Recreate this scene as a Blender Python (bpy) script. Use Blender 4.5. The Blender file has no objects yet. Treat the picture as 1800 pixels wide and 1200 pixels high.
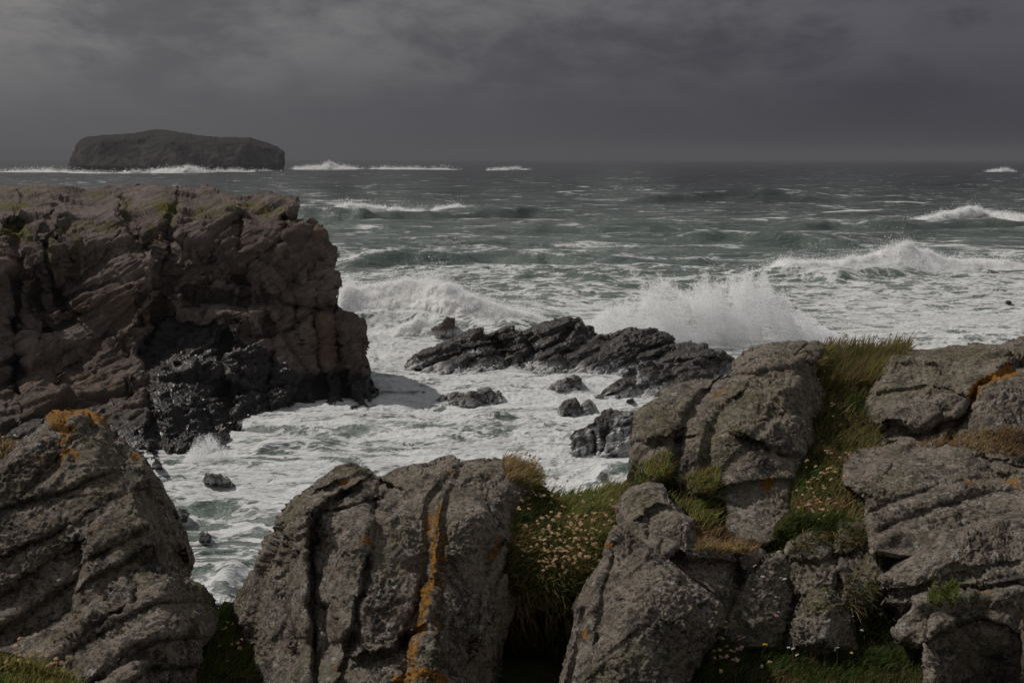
import bpy, math
import numpy as np
from mathutils import Vector

f32 = np.float32
rng = np.random.default_rng(11)
C = bpy.context.scene.collection
R = math.radians

# ---------------------------------------------------------------- camera model (45 mm lens, 15 m above the sea)
F = 2250.0
CAMZ = 15.0
PITCH = math.atan(322 / F)
ca, sa = math.cos(PITCH), math.sin(PITCH)


def slopes(px, py):
    u = (np.asarray(px, float) - 900) / F
    v = (np.asarray(py, float) - 600) / F
    dy = ca - v * sa
    return u / dy, (-sa - v * ca) / dy


def at(px, py, D):
    rx, rz = slopes(px, py)
    D = np.asarray(D, float) + 0 * rx
    return np.stack([rx * D, D, CAMZ + rz * D], -1)


def water_D(px, py, z=0.0):
    rx, rz = slopes(px, py)
    return (z - CAMZ) / np.minimum(rz, -1e-4)


# ---------------------------------------------------------------- noise
_r = np.random.default_rng(3)
PERM = _r.permutation(256).astype(np.int32)
PERM = np.concatenate([PERM, PERM])
GR = _r.normal(size=(256, 3))
GR = (GR / np.linalg.norm(GR, axis=1, keepdims=True)).astype(f32)


def perlin(p):
    p = p.astype(f32)
    fl = np.floor(p)
    i = fl.astype(np.int32) & 255
    f = p - fl
    w = f * f * f * (f * (f * 6 - 15) + 10)
    out = np.zeros(len(p), f32)
    for dx in (0, 1):
        wx = w[:, 0] if dx else 1 - w[:, 0]
        a = PERM[(i[:, 0] + dx) & 255]
        for dy in (0, 1):
            wy = wx * (w[:, 1] if dy else 1 - w[:, 1])
            b = PERM[(a + i[:, 1] + dy) & 255]
            for dz in (0, 1):
                ww = wy * (w[:, 2] if dz else 1 - w[:, 2])
                g = GR[PERM[(b + i[:, 2] + dz) & 255]]
                out += ww * (g[:, 0] * (f[:, 0] - dx) + g[:, 1] * (f[:, 1] - dy) + g[:, 2] * (f[:, 2] - dz))
    return out * 1.5


def fbm(p, sc, octv=4, gain=0.5, lac=2.03, kind=''):
    p = p * np.asarray(sc, f32)
    a, s, out = 1.0, 0.0, 0
    for k in range(octv):
        n = perlin(p + 17.3 * k)
        if kind == 'billow':
            n = np.abs(n) * 2 - 0.5
        elif kind == 'ridge':
            n = 0.5 - np.abs(n) * 2
        out = out + a * n
        s += a
        a *= gain
        p = p * lac
    return out / s


def _hash(i, k):
    h = PERM[(i[:, 0]) & 255]
    h = PERM[(h + i[:, 1]) & 255]
    h = PERM[(h + i[:, 2] + k * 37) & 255]
    return h


RND = _r.random((256, 6)).astype(f32)


def facets(p, sc, tilt=0.8, seed=0, blend=0.14):
    """nearest-cell noise: every cell is a flat face with its own tilt; returns (offset, edge distance)"""
    q = (p * np.asarray(sc, f32)).astype(f32) + 31.7 * seed
    b = np.floor(q).astype(np.int32)
    d1 = np.full(len(q), 9e9, f32)
    d2 = np.full(len(q), 9e9, f32)
    off = np.zeros(len(q), f32)
    off2 = np.zeros(len(q), f32)
    for dx in (-1, 0, 1):
        for dy in (-1, 0, 1):
            for dz in (-1, 0, 1):
                c = b + np.array([dx, dy, dz], np.int32)
                rr = RND[_hash(c, seed)]
                v = q - (c + rr[:, :3])
                d = np.einsum('ij,ij->i', v, v)
                o = (rr[:, 3] - 0.5) + tilt * np.einsum('ij,ij->i', v, (rr[:, 3:6] - 0.5) * 2)
                near = d < d1
                off2 = np.where(near, off, np.where(d < d2, o, off2))
                d2 = np.where(near, d1, np.minimum(d2, d))
                off = np.where(near, o, off)
                d1 = np.where(near, d, d1)
    e = np.sqrt(d2) - np.sqrt(d1)
    w = 0.5 * (1 - sstep(0, blend, e))
    return off * (1 - w) + off2 * w, e


def sstep(a, b, x):
    t = np.clip((x - a) / (b - a), 0, 1)
    return t * t * (3 - 2 * t)


# ---------------------------------------------------------------- 2-D helpers (outline tracing)
def rbf(ctrl):
    c = np.array(ctrl, float)
    X, y = c[:, :2] / 100.0, c[:, 2]
    n = len(c)
    K = np.linalg.norm(X[:, None] - X[None], axis=-1)
    A = np.zeros((n + 3, n + 3))
    A[:n, :n] = K + 0.02 * np.eye(n)
    A[:n, n] = 1
    A[:n, n + 1:] = X
    A[n, :n] = 1
    A[n + 1:, :n] = X.T
    w = np.linalg.solve(A, np.concatenate([y, np.zeros(3)]))

    def ev(px, py):
        sh = np.shape(px)
        q = np.stack([np.ravel(px), np.ravel(py)], -1) / 100.0
        out = w[n] + q @ w[n + 1:]
        for k in range(n):
            out = out + w[k] * np.sqrt((q[:, 0] - X[k, 0]) ** 2 + (q[:, 1] - X[k, 1]) ** 2)
        return out.reshape(sh)
    return ev


def resample(pts, step, closed=True):
    p = np.array(pts, float)
    if closed:
        p = np.vstack([p, p[:1]])
    seg = np.linalg.norm(np.diff(p, axis=0), axis=1)
    t = np.concatenate([[0], np.cumsum(seg)])
    n = max(8, int(t[-1] / step))
    s = np.linspace(0, t[-1], n, endpoint=not closed)
    return np.stack([np.interp(s, t, p[:, 0]), np.interp(s, t, p[:, 1])], -1)


def roughen(poly, amp, scale, seed):
    q = np.column_stack([poly, np.full(len(poly), seed * 7.7)])
    a = fbm(q, 1 / scale, 4, 0.62)
    b = fbm(q + 91.3, 1 / scale, 4, 0.62)
    return poly + amp * np.stack([a, b], -1)


def inside(poly, gx, gy):
    """mask for grid of columns gx, rows gy (scanline)"""
    x0, y0 = poly[:, 0], poly[:, 1]
    x1, y1 = np.roll(x0, -1), np.roll(y0, -1)
    m = np.zeros((len(gy), len(gx)), bool)
    for j, y in enumerate(gy):
        c = (y0 <= y) != (y1 <= y)
        if not c.any():
            continue
        xs = np.sort(x0[c] + (y - y0[c]) * (x1[c] - x0[c]) / (y1[c] - y0[c]))
        m[j] = np.searchsorted(xs, gx) % 2 == 1
    return m


def in_poly(poly, px, py):
    poly = np.array(poly, float)
    x0, y0 = poly[:, 0], poly[:, 1]
    x1, y1 = np.roll(x0, -1), np.roll(y0, -1)
    c = np.zeros(np.shape(px), bool)
    for a, b, d, e in zip(x0, y0, x1, y1):
        if b == e:
            continue
        c ^= ((b <= py) != (e <= py)) & (px < a + (py - b) * (d - a) / (e - b))
    return c


def seg_dist(pts, px, py, closed=False):
    """distance to polyline, signed side, nearest point"""
    pts = np.array(pts, float)
    if closed:
        pts = np.vstack([pts, pts[:1]])
    best = np.full(np.shape(px), 1e18)
    side = np.zeros(np.shape(px))
    nx = np.zeros(np.shape(px))
    ny = np.zeros(np.shape(px))
    for (a, b), (c, d) in zip(pts[:-1], pts[1:]):
        ex, ey = c - a, d - b
        L = ex * ex + ey * ey + 1e-9
        t = np.clip(((px - a) * ex + (py - b) * ey) / L, 0, 1)
        qx, qy = a + t * ex, b + t * ey
        dd = (px - qx) ** 2 + (py - qy) ** 2
        k = dd < best
        best = np.where(k, dd, best)
        side = np.where(k, np.sign(ex * (py - qy) - ey * (px - qx)), side)
        nx = np.where(k, qx, nx)
        ny = np.where(k, qy, ny)
    return np.sqrt(best), side, nx, ny


# ---------------------------------------------------------------- object helpers
def tag(o, label=None, cat=None, group=None, kind=None):
    if label: o['label'] = label
    if cat: o['category'] = cat
    if group: o['group'] = group
    if kind: o['kind'] = kind
    return o


def link_mesh(name, V, faces, mat, attrs=None, smooth=True, parent=None, recentre=True):
    """V (n,3); faces: list of int arrays (m,3) / (m,4)"""
    V = np.asarray(V, f32)
    me = bpy.data.meshes.new(name)
    faces = [np.asarray(q, np.int32) for q in faces if len(q)]
    o = bpy.data.objects.new(name, me)
    org = np.zeros(3, f32)
    if recentre:
        lo, hi = V.min(0), V.max(0)
        org = np.array([(lo[0] + hi[0]) / 2, (lo[1] + hi[1]) / 2, lo[2]], f32)
        V = V - org
        o.location = org.tolist()
    me.vertices.add(len(V))
    me.vertices.foreach_set('co', V.ravel())
    nl = sum(q.size for q in faces)
    nf = sum(len(q) for q in faces)
    me.loops.add(nl)
    me.polygons.add(nf)
    me.loops.foreach_set('vertex_index', np.concatenate([q.ravel() for q in faces]))
    sizes = np.concatenate([np.full(len(q), q.shape[1], np.int32) for q in faces])
    me.polygons.foreach_set('loop_start', np.concatenate([[0], np.cumsum(sizes)[:-1]]).astype(np.int32))
    if smooth:
        me.polygons.foreach_set('use_smooth', np.ones(nf, bool))
    for k, a in (attrs or {}).items():
        a = np.asarray(a, f32)
        if a.ndim == 1:
            at_ = me.attributes.new(k, 'FLOAT', 'POINT')
            at_.data.foreach_set('value', a)
        else:
            at_ = me.attributes.new(k, 'FLOAT_COLOR', 'POINT')
            at_.data.foreach_set('color', np.column_stack([a, np.ones(len(a), f32)]).ravel().astype(f32))
    me.update(calc_edges=True)
    if mat:
        me.materials.append(mat)
    C.objects.link(o)
    if parent is not None:
        o.parent = parent
        o.location = (Vector(o.location) - parent.location)
    return o


def close_back(V, quads, depth, shrink=(0.93, 0.7, 0.35), dvec=None):
    """adds a rounded back to an open shell: rings of its border pushed away from the camera"""
    e = np.concatenate([quads[:, [0, 1]], quads[:, [1, 2]], quads[:, [2, 3]], quads[:, [3, 0]]])
    key = np.sort(e, 1)
    key = key[:, 0].astype(np.int64) * len(V) + key[:, 1]
    u, idx, cnt = np.unique(key, return_index=True, return_counts=True)
    be = e[idx[cnt == 1]]
    bv = np.unique(be)
    remap = -np.ones(len(V), np.int64)
    remap[bv] = np.arange(len(bv))
    c = V[bv].mean(0)
    if dvec is None:
        dvec = c - np.array([0, 0, CAMZ])
        dvec[2] = min(dvec[2], 0) * 0.3
        dvec = dvec / np.linalg.norm(dvec)
    out, faces, prev = [V], [], bv
    n = len(V)
    for s, t in zip(shrink, (0.4, 0.85, 1.0)):
        ring = c + (V[bv] - c) * s + dvec * depth * t
        out.append(ring)
        cur = n + np.arange(len(bv))
        a, b = remap[be[:, 0]], remap[be[:, 1]]
        faces.append(np.column_stack([prev[b], prev[a], cur[a], cur[b]]))
        prev = cur
        n += len(bv)
    out.append((c + dvec * depth)[None])
    a, b = remap[be[:, 0]], remap[be[:, 1]]
    tri = np.column_stack([prev[b], prev[a], np.full(len(a), n)])
    return np.vstack(out), [np.vstack(faces), tri], len(out[0])


SURF = {}


def paint(items, px, py, warp):
    v = np.zeros(len(px))
    wx, wy = px + warp[0], py + warp[1]
    for it in items:
        if it[0] == 'e':
            _, cx, cy, rx, ry, ang, s = it
            c, s_ = math.cos(R(ang)), math.sin(R(ang))
            dx, dy = wx - cx, wy - cy
            d = np.sqrt(((dx * c + dy * s_) / rx) ** 2 + ((-dx * s_ + dy * c) / ry) ** 2)
            v = np.maximum(v, s * (1 - sstep(0.55, 1.15, d)))
        elif it[0] == 'l':
            _, pts, w, s = it
            d = seg_dist(pts, wx, wy)[0]
            v = np.maximum(v, s * (1 - sstep(0.5 * w, 1.2 * w, d)))
        elif it[0] == 'p':
            _, pts, s = it
            v = np.maximum(v, s * in_poly(pts, wx, wy))
    return v


def rock(name, label, cat, outline, ctrl, mat, disp, step=1.4, edge=40, thick=0.5, creases=(), paints=None,
         rough=(3.0, 26.0), back=0.8, warp=7.0, smooth=True, group=None, seed=1, key=None, parent=None, kind=None, post=None):
    poly = roughen(resample(outline, 3.0), rough[0], rough[1], seed)
    lo, hi = poly.min(0) - 3 * step, poly.max(0) + 3 * step
    gx = np.arange(lo[0], hi[0] + step, step)
    gy = np.arange(lo[1], hi[1] + step, step)
    nx, ny = len(gx), len(gy)
    m = inside(poly, gx, gy)
    X, Y = np.meshgrid(gx, gy)
    # distance to the outline, on a coarse grid
    k = 4
    cgx, cgy = gx[::k], gy[::k]
    CXg, CYg = np.meshgrid(cgx, cgy)
    pc = resample(poly, 5.0)
    dc = np.full(CXg.shape, 1e18)
    for a, b in pc:
        dc = np.minimum(dc, (CXg - a) ** 2 + (CYg - b) ** 2)
    dc = np.sqrt(dc)
    jx = np.clip((np.arange(nx) / k), 0, len(cgx) - 1.001)
    jy = np.clip((np.arange(ny) / k), 0, len(cgy) - 1.001)
    ix, fx = jx.astype(int), jx - jx.astype(int)
    iy, fy = jy.astype(int), jy - jy.astype(int)
    ix1, iy1 = np.minimum(ix + 1, len(cgx) - 1), np.minimum(iy + 1, len(cgy) - 1)
    d0 = dc[np.ix_(iy, ix)] * (1 - fx) + dc[np.ix_(iy, ix1)] * fx
    d1 = dc[np.ix_(iy1, ix)] * (1 - fx) + dc[np.ix_(iy1, ix1)] * fx
    dist = d0 * (1 - fy[:, None]) + d1 * fy[:, None]
    dist = np.where(m, dist, 0)
    # quads that touch the inside; outside corners snap to the outline
    qm = m[:-1, :-1] | m[1:, :-1] | m[:-1, 1:] | m[1:, 1:]
    used = np.zeros((ny, nx), bool)
    used[:-1, :-1] |= qm
    used[1:, :-1] |= qm
    used[:-1, 1:] |= qm
    used[1:, 1:] |= qm
    so = used & ~m
    px, py = X[so], Y[so]
    _, _, sx, sy = seg_dist(poly, px, py, True) if len(poly) < 260 else seg_dist(resample(poly, max(3.0, len(poly) * 3.0 / 260)), px, py, True)
    X, Y = X.copy(), Y.copy()
    X[so], Y[so] = sx, sy
    # creases are looked up through a wobbled plane so that no line is straight
    q = np.column_stack([X.ravel(), Y.ravel(), np.full(X.size, seed * 3.1)])
    wa = fbm(q, 1 / 45.0, 3) * warp
    wb = fbm(q + 55.5, 1 / 45.0, 3) * warp
    WX, WY = X.ravel() + wa, Y.ravel() + wb
    D = rbf(ctrl)(X, Y).ravel()
    dn = np.clip(dist.ravel() / edge, 0, 1)
    D = D + thick * (1 - np.sqrt(np.clip(1 - (1 - dn) ** 2, 0, 1)))
    for cr in creases:
        pts, w, depth, stp, fall = cr
        dd, side, _, _ = seg_dist(pts, WX, WY)
        D = D + depth * np.exp(-(dd / w) ** 2)
        if stp:
            D = D + stp * 0.5 * (1 + np.tanh(side * dd / (w * 0.8))) * np.exp(-(dd / fall) ** 2)
    Pw = at(X.ravel(), Y.ravel(), D)

    def normals(Pw):
        G = Pw.reshape(ny, nx, 3)
        N = np.cross(np.gradient(G, axis=0), np.gradient(G, axis=1)).reshape(-1, 3)
        N /= np.linalg.norm(N, axis=1, keepdims=True) + 1e-12
        fl = np.einsum('ij,ij->i', N, Pw - np.array([0, 0, CAMZ])) > 0
        N[fl] *= -1
        return N
    idx = np.nonzero(used.ravel())[0]
    # relief is held back where the surface turns edge-on, so that it is never coarser than the mesh
    G = Pw.reshape(ny, nx, 3)
    stretch = np.maximum(np.linalg.norm(np.gradient(G, axis=0), axis=2), np.linalg.norm(np.gradient(G, axis=1), axis=2)).ravel() / (step * np.maximum(D, 1) / F)
    damp = np.clip(4.0 / stretch, 0.12, 1.0)[idx]
    for fn in disp:
        N = normals(Pw)
        Pw[idx] += N[idx] * (damp * fn(Pw[idx], X.ravel()[idx], Y.ravel()[idx]))[:, None]
    N = normals(Pw)
    rem = -np.ones(nx * ny, np.int64)
    rem[idx] = np.arange(len(idx))
    jj, ii = np.nonzero(qm)
    base = jj * nx + ii
    quads = np.column_stack([rem[base], rem[base + nx], rem[base + nx + 1], rem[base + 1]])
    V = Pw[idx]
    V2, extra, n0 = close_back(V, quads, back)
    at_ = {}
    PX, PY = X.ravel()[idx], Y.ravel()[idx]
    for kname, items in (paints or {}).items():
        v = paint(items, PX, PY, (wa[idx] * 0.8, wb[idx] * 0.8))
        at_[kname] = np.concatenate([v, np.zeros(len(V2) - len(V))])
    o = link_mesh(name, V2, [quads] + extra, mat, at_, smooth=smooth, parent=parent)
    tag(o, label, cat, group, kind)
    SURF[key or name] = (V, N[idx], PX, PY)
    return o


# ---------------------------------------------------------------- materials
class NT:
    def __init__(s, name):
        s.mat = bpy.data.materials.new(name)
        s.mat.use_nodes = True
        s.t = s.mat.node_tree
        s.t.nodes.clear()
        s.out = s.t.nodes.new('ShaderNodeOutputMaterial')

    def n(s, typ, ins=None, **kw):
        nd = s.t.nodes.new(typ)
        for k, v in kw.items():
            setattr(nd, k, v)
        for k, v in (ins or {}).items():
            s.set(nd.inputs[k], v)
        return nd

    def set(s, sock, v):
        if hasattr(v, 'outputs'):
            v = v.outputs[0]
        if isinstance(v, bpy.types.NodeSocket):
            s.t.links.new(v, sock)
        else:
            if isinstance(v, (tuple, list)) and len(v) == 3 and sock.type == 'RGBA':
                v = (*v, 1)
            sock.default_value = v

    def math(s, op, a, b=0.0, clamp=False, c=0.0):
        return s.n('ShaderNodeMath', {0: a, 1: b, 2: c}, operation=op, use_clamp=clamp).outputs[0]

    def mix(s, f, a, b, blend='MIX'):
        nd = s.n('ShaderNodeMix', data_type='RGBA', blend_type=blend)
        s.set(nd.inputs[0], f)
        s.set(nd.inputs[6], a)
        s.set(nd.inputs[7], b)
        return nd.outputs[2]

    def ss(s, x, lo, hi, a=0.0, b=1.0):
        nd = s.n('ShaderNodeMapRange', {0: x, 1: lo, 2: hi, 3: a, 4: b}, interpolation_type='SMOOTHSTEP')
        return nd.outputs[0]

    def noise(s, vec, scale, detail=4, rough=0.55, dist=0.0, out=0):
        nd = s.n('ShaderNodeTexNoise', {'Vector': vec, 'Scale': scale, 'Detail': detail, 'Roughness': rough, 'Distortion': dist})
        return nd.outputs[out]

    def attr(s, name):
        return s.n('ShaderNodeAttribute', attribute_name=name, attribute_type='GEOMETRY').outputs['Fac']

    def mapping(s, vec, scale=(1, 1, 1), rot=(0, 0, 0)):
        return s.n('ShaderNodeMapping', {'Vector': vec, 'Scale': scale, 'Rotation': rot}).outputs[0]
# ---------------------------------------------------------------- materials of the place
def pos(m):
    return m.n('ShaderNodeNewGeometry').outputs['Position']


def mat_lichen_rock():
    m = NT('lichen_crusted_gneiss')
    p = pos(m)
    big = m.noise(p, 1.5, 5, 0.6)
    mid = m.noise(p, 8.0, 8, 0.72)
    fine = m.noise(p, 34.0, 6, 0.75)
    grit = m.noise(p, 110.0, 4, 0.75)
    col = m.mix(m.ss(big, 0.35, 0.66), (0.220, 0.176, 0.138), (0.325, 0.267, 0.212))
    col = m.mix(m.ss(mid, 0.46, 0.60), col, (0.375, 0.316, 0.254))
    # dark crust, and the shade of small pits put into the colour
    dk = m.noise(p, 5.3, 8, 0.76, 0.4)
    col = m.mix(m.math('MULTIPLY', m.ss(dk, 0.51, 0.59), 0.80), col, (0.040, 0.035, 0.031))
    col = m.mix(m.math('MULTIPLY', m.ss(fine, 0.50, 0.42), 0.75), col, (0.045, 0.039, 0.034))
    # grey green lichen
    gl = m.noise(p, 2.6, 8, 0.74, 0.6)
    col = m.mix(m.math('MULTIPLY', m.ss(gl, 0.51, 0.61), 0.55), col, (0.190, 0.178, 0.108))
    # pale rosettes of crust lichen
    wp = m.n('ShaderNodeVectorMath', {0: p, 1: m.n('ShaderNodeVectorMath', {0: m.noise(p, 18.0, 4, out=1), 'Scale': 0.10}, operation='SCALE').outputs[0]}, operation='ADD').outputs[0]
    vo = m.n('ShaderNodeTexVoronoi', {'Vector': wp, 'Scale': 10.0, 'Randomness': 1.0})
    spot = m.math('MULTIPLY', m.ss(vo.outputs['Distance'], 0.36, 0.24), m.ss(m.noise(p, 2.2, 4), 0.46, 0.55))
    vo2 = m.n('ShaderNodeTexVoronoi', {'Vector': wp, 'Scale': 30.0, 'Randomness': 1.0})
    spot2 = m.math('MULTIPLY', m.ss(vo2.outputs['Distance'], 0.40, 0.25), m.ss(m.noise(p, 3.7, 5), 0.46, 0.56))
    sp = m.math('MAXIMUM', spot, m.math('MULTIPLY', spot2, 0.9))
    sp = m.math('MULTIPLY', sp, m.ss(fine, 0.38, 0.54))
    col = m.mix(m.math('MULTIPLY', sp, 0.85), col, (0.520, 0.490, 0.440))
    col = m.mix(m.math('MULTIPLY', m.ss(grit, 0.55, 0.66), 0.5), col, (0.440, 0.392, 0.328))
    col = m.mix(m.math('MULTIPLY', m.ss(grit, 0.44, 0.34), 0.6), col, (0.030, 0.027, 0.024))
    # mossy tufts
    mo = m.math('MULTIPLY', m.attr('moss'), m.ss(m.noise(p, 15, 7, 0.75), 0.42, 0.56))
    col = m.mix(mo, col, m.mix(m.ss(fine, 0.38, 0.60), (0.042, 0.043, 0.016), (0.190, 0.172, 0.072)))
    # orange lichen
    org = m.math('ADD', m.attr('orange'), m.math('MULTIPLY', m.math('SUBTRACT', m.noise(p, 17.0, 8, 0.78, 0.6), 0.53), 3.2))
    og = m.math('MULTIPLY', m.ss(org, 0.42, 0.60), m.ss(m.attr('orange'), 0.03, 0.2))
    og = m.math('MULTIPLY', og, m.ss(grit, 0.36, 0.5))
    col = m.mix(og, col, m.mix(m.ss(fine, 0.38, 0.60), (0.180, 0.080, 0.016), (0.520, 0.235, 0.016)))
    h = m.math('ADD', m.math('MULTIPLY', fine, 0.8), m.math('MULTIPLY', grit, 0.40))
    h = m.math('ADD', h, m.math('MULTIPLY', mid, 0.7))
    h = m.math('ADD', h, m.math('MULTIPLY', sp, 0.2))
    bp = m.n('ShaderNodeBump', {'Strength': 1.0, 'Distance': 0.034, 'Height': h})
    b = m.n('ShaderNodeBsdfPrincipled', {'Base Color': col, 'Roughness': 0.92, 'Specular IOR Level': 0.2, 'Normal': bp})
    m.t.links.new(b.outputs[0], m.out.inputs[0])
    return m.mat


def mat_cliff():
    m = NT('sea_cliff_gneiss')
    p = pos(m)
    z = m.n('ShaderNodeSeparateXYZ', {0: p}).outputs[2]
    big = m.noise(p, 0.28, 5, 0.6)
    mid = m.noise(p, 1.6, 6, 0.68)
    fine = m.noise(p, 7.0, 5, 0.7)
    col = m.mix(m.ss(big, 0.36, 0.66), (0.105, 0.080, 0.069), (0.200, 0.160, 0.140))
    col = m.mix(m.math('MULTIPLY', m.ss(mid, 0.45, 0.68), 0.7), col, (0.230, 0.188, 0.162))
    col = m.mix(m.math('MULTIPLY', m.ss(m.noise(p, 0.6, 5, 0.6, 0.5), 0.56, 0.70), 0.55), col, (0.120, 0.072, 0.036))
    col = m.mix(m.math('MULTIPLY', m.ss(m.noise(p, 2.6, 6, 0.7), 0.53, 0.66), 0.6), col, (0.045, 0.036, 0.032))
    # thin dark joints along the bedding
    mp = m.mapping(p, (1, 1, 1), (0, R(38), 0))
    mp = m.mapping(mp, (0.35, 0.5, 3.6))
    jn = m.noise(mp, 1.0, 5, 0.62, 0.25)
    col = m.mix(m.math('MULTIPLY', m.ss(jn, 0.47, 0.36), 0.45), col, (0.050, 0.040, 0.034))
    col = m.mix(m.math('MULTIPLY', m.attr('rust'), m.ss(mid, 0.35, 0.6)), col, (0.180, 0.100, 0.040))
    # turf on the ledges
    gr = m.math('MULTIPLY', m.attr('turf'), m.ss(m.noise(p, 3.2, 5, 0.7), 0.34, 0.52))
    col = m.mix(gr, col, m.mix(m.ss(fine, 0.35, 0.65), (0.055, 0.056, 0.012), (0.165, 0.145, 0.035)))
    # the splash zone is dark, wet and shiny
    wz = m.math('ADD', m.attr('wet'), m.math('MULTIPLY', m.ss(z, 2.6, 0.3), 0.8))
    wet = m.ss(m.math('ADD', wz, m.math('MULTIPLY', m.math('SUBTRACT', mid, 0.5), 1.3)), 0.12, 0.66)
    col = m.mix(m.math('MULTIPLY', wet, 0.90), col, (0.014, 0.012, 0.011))
    rough = m.math('SUBTRACT', 0.92, m.math('MULTIPLY', wet, 0.67))
    spec = m.math('ADD', 0.15, m.math('MULTIPLY', wet, 0.35))
    h = m.math('ADD', m.math('MULTIPLY', jn, 1.1), m.math('MULTIPLY', fine, 0.55))
    bp = m.n('ShaderNodeBump', {'Strength': 0.9, 'Distance': 0.28, 'Height': h})
    b = m.n('ShaderNodeBsdfPrincipled', {'Base Color': col, 'Roughness': rough, 'Specular IOR Level': spec, 'Normal': bp})
    m.t.links.new(b.outputs[0], m.out.inputs[0])
    return m.mat


def mat_wet_rock():
    m = NT('wet_black_sea_rock')
    p = pos(m)
    mid = m.noise(p, 1.9, 6, 0.68)
    fine = m.noise(p, 8.0, 5, 0.7)
    col = m.mix(m.ss(mid, 0.38, 0.66), (0.038, 0.032, 0.028), (0.110, 0.096, 0.086))
    col = m.mix(m.math('MULTIPLY', m.ss(fine, 0.52, 0.7), 0.55), col, (0.185, 0.168, 0.152))
    mp = m.mapping(m.mapping(p, (1, 1, 1), (0, R(27), 0)), (0.4, 0.6, 4.2))
    jn = m.noise(mp, 1.0, 5, 0.62, 0.25)
    col = m.mix(m.math('MULTIPLY', m.ss(jn, 0.46, 0.36), 0.6), col, (0.014, 0.013, 0.013))
    col = m.mix(m.math('MULTIPLY', m.attr('brown'), m.ss(mid, 0.3, 0.6)), col, (0.075, 0.047, 0.030))
    # sheets of white water still running off
    fo = m.math('MULTIPLY', m.attr('foam'), m.ss(m.noise(m.mapping(p, (1, 1, 0.35)), 3.4, 5, 0.7, 0.4), 0.40, 0.58))
    z = m.n('ShaderNodeSeparateXYZ', {0: p}).outputs[2]
    wash = m.math('MULTIPLY', m.ss(z, 0.75, 0.15), m.ss(m.noise(m.mapping(p, (1, 1, 0.5)), 2.2, 6, 0.7, 0.5), 0.42, 0.56))
    fo = m.math('MAXIMUM', fo, m.math('MULTIPLY', wash, 0.9))
    col = m.mix(fo, col, (0.66, 0.66, 0.65))
    h = m.math('ADD', m.math('MULTIPLY', jn, 1.1), m.math('MULTIPLY', fine, 0.6))
    bp = m.n('ShaderNodeBump', {'Strength': 0.9, 'Distance': 0.22, 'Height': h})
    b = m.n('ShaderNodeBsdfPrincipled', {'Base Color': col, 'Roughness': m.math('ADD', 0.30, m.math('MULTIPLY', fo, 0.5)), 'Specular IOR Level': 0.35, 'Normal': bp})
    m.t.links.new(b.outputs[0], m.out.inputs[0])
    return m.mat


def mat_island():
    m = NT('island_basalt')
    p = pos(m)
    z = m.n('ShaderNodeSeparateXYZ', {0: p}).outputs[2]
    n = m.noise(m.mapping(p, (1, 1, 0.45)), 0.06, 6, 0.65)
    col = m.mix(m.ss(n, 0.38, 0.66), (0.016, 0.014, 0.013), (0.068, 0.060, 0.054))
    nz = m.n('ShaderNodeSeparateXYZ', {0: m.n('ShaderNodeNewGeometry').outputs['Normal']}).outputs[2]
    col = m.mix(m.math('MULTIPLY', m.ss(nz, 0.45, 0.75), m.ss(z, 26, 36)), col, (0.032, 0.031, 0.024))
    b = m.n('ShaderNodeBsdfPrincipled', {'Base Color': col, 'Roughness': 0.95, 'Specular IOR Level': 0.1})
    m.t.links.new(b.outputs[0], m.out.inputs[0])
    return m.mat


def mat_turf():
    m = NT('turf_soil')
    p = pos(m)
    n = m.noise(p, 9.0, 6, 0.7)
    col = m.mix(m.ss(n, 0.38, 0.64), (0.018, 0.015, 0.009), (0.058, 0.050, 0.022))
    col = m.mix(m.math('MULTIPLY', m.ss(m.noise(p, 3.0, 4), 0.45, 0.6), 0.7), col, (0.034, 0.042, 0.012))
    bp = m.n('ShaderNodeBump', {'Strength': 0.9, 'Distance': 0.03, 'Height': m.noise(p, 40, 5, 0.7)})
    b = m.n('ShaderNodeBsdfPrincipled', {'Base Color': col, 'Roughness': 1.0, 'Specular IOR Level': 0.05, 'Normal': bp})
    m.t.links.new(b.outputs[0], m.out.inputs[0])
    return m.mat


def mat_blade():
    m = NT('grass_blade')
    a = m.n('ShaderNodeAttribute', attribute_name='tint', attribute_type='GEOMETRY').outputs['Color']
    d = m.n('ShaderNodeBsdfPrincipled', {'Base Color': a, 'Roughness': 0.6, 'Specular IOR Level': 0.25})
    t = m.n('ShaderNodeBsdfTranslucent', {'Color': a})
    mx = m.n('ShaderNodeMixShader', {0: 0.45, 1: d.outputs[0], 2: t.outputs[0]})
    m.t.links.new(mx.outputs[0], m.out.inputs[0])
    return m.mat


def mat_plain(name, col, var=0.25, rough=0.8, trans=0.0):
    m = NT(name)
    p = pos(m)
    n = m.noise(p, 60.0, 4, 0.6)
    c = m.mix(m.ss(n, 0.35, 0.65), tuple(x * (1 - var) for x in col), tuple(min(1, x * (1 + var)) for x in col))
    b = m.n('ShaderNodeBsdfPrincipled', {'Base Color': c, 'Roughness': rough, 'Specular IOR Level': 0.2})
    o = b.outputs[0]
    if trans:
        t = m.n('ShaderNodeBsdfTranslucent', {'Color': c})
        o = m.n('ShaderNodeMixShader', {0: trans, 1: o, 2: t.outputs[0]}).outputs[0]
    m.t.links.new(o, m.out.inputs[0])
    return m.mat


def mat_spray():
    m = NT('sea_spray_droplets')
    d = m.n('ShaderNodeBsdfDiffuse', {'Color': (0.52, 0.52, 0.52, 1)})
    t = m.n('ShaderNodeBsdfTranslucent', {'Color': (0.52, 0.52, 0.52, 1)})
    mx = m.n('ShaderNodeAddShader', {0: d.outputs[0], 1: t.outputs[0]})
    m.t.links.new(mx.outputs[0], m.out.inputs[0])
    return m.mat


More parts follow.
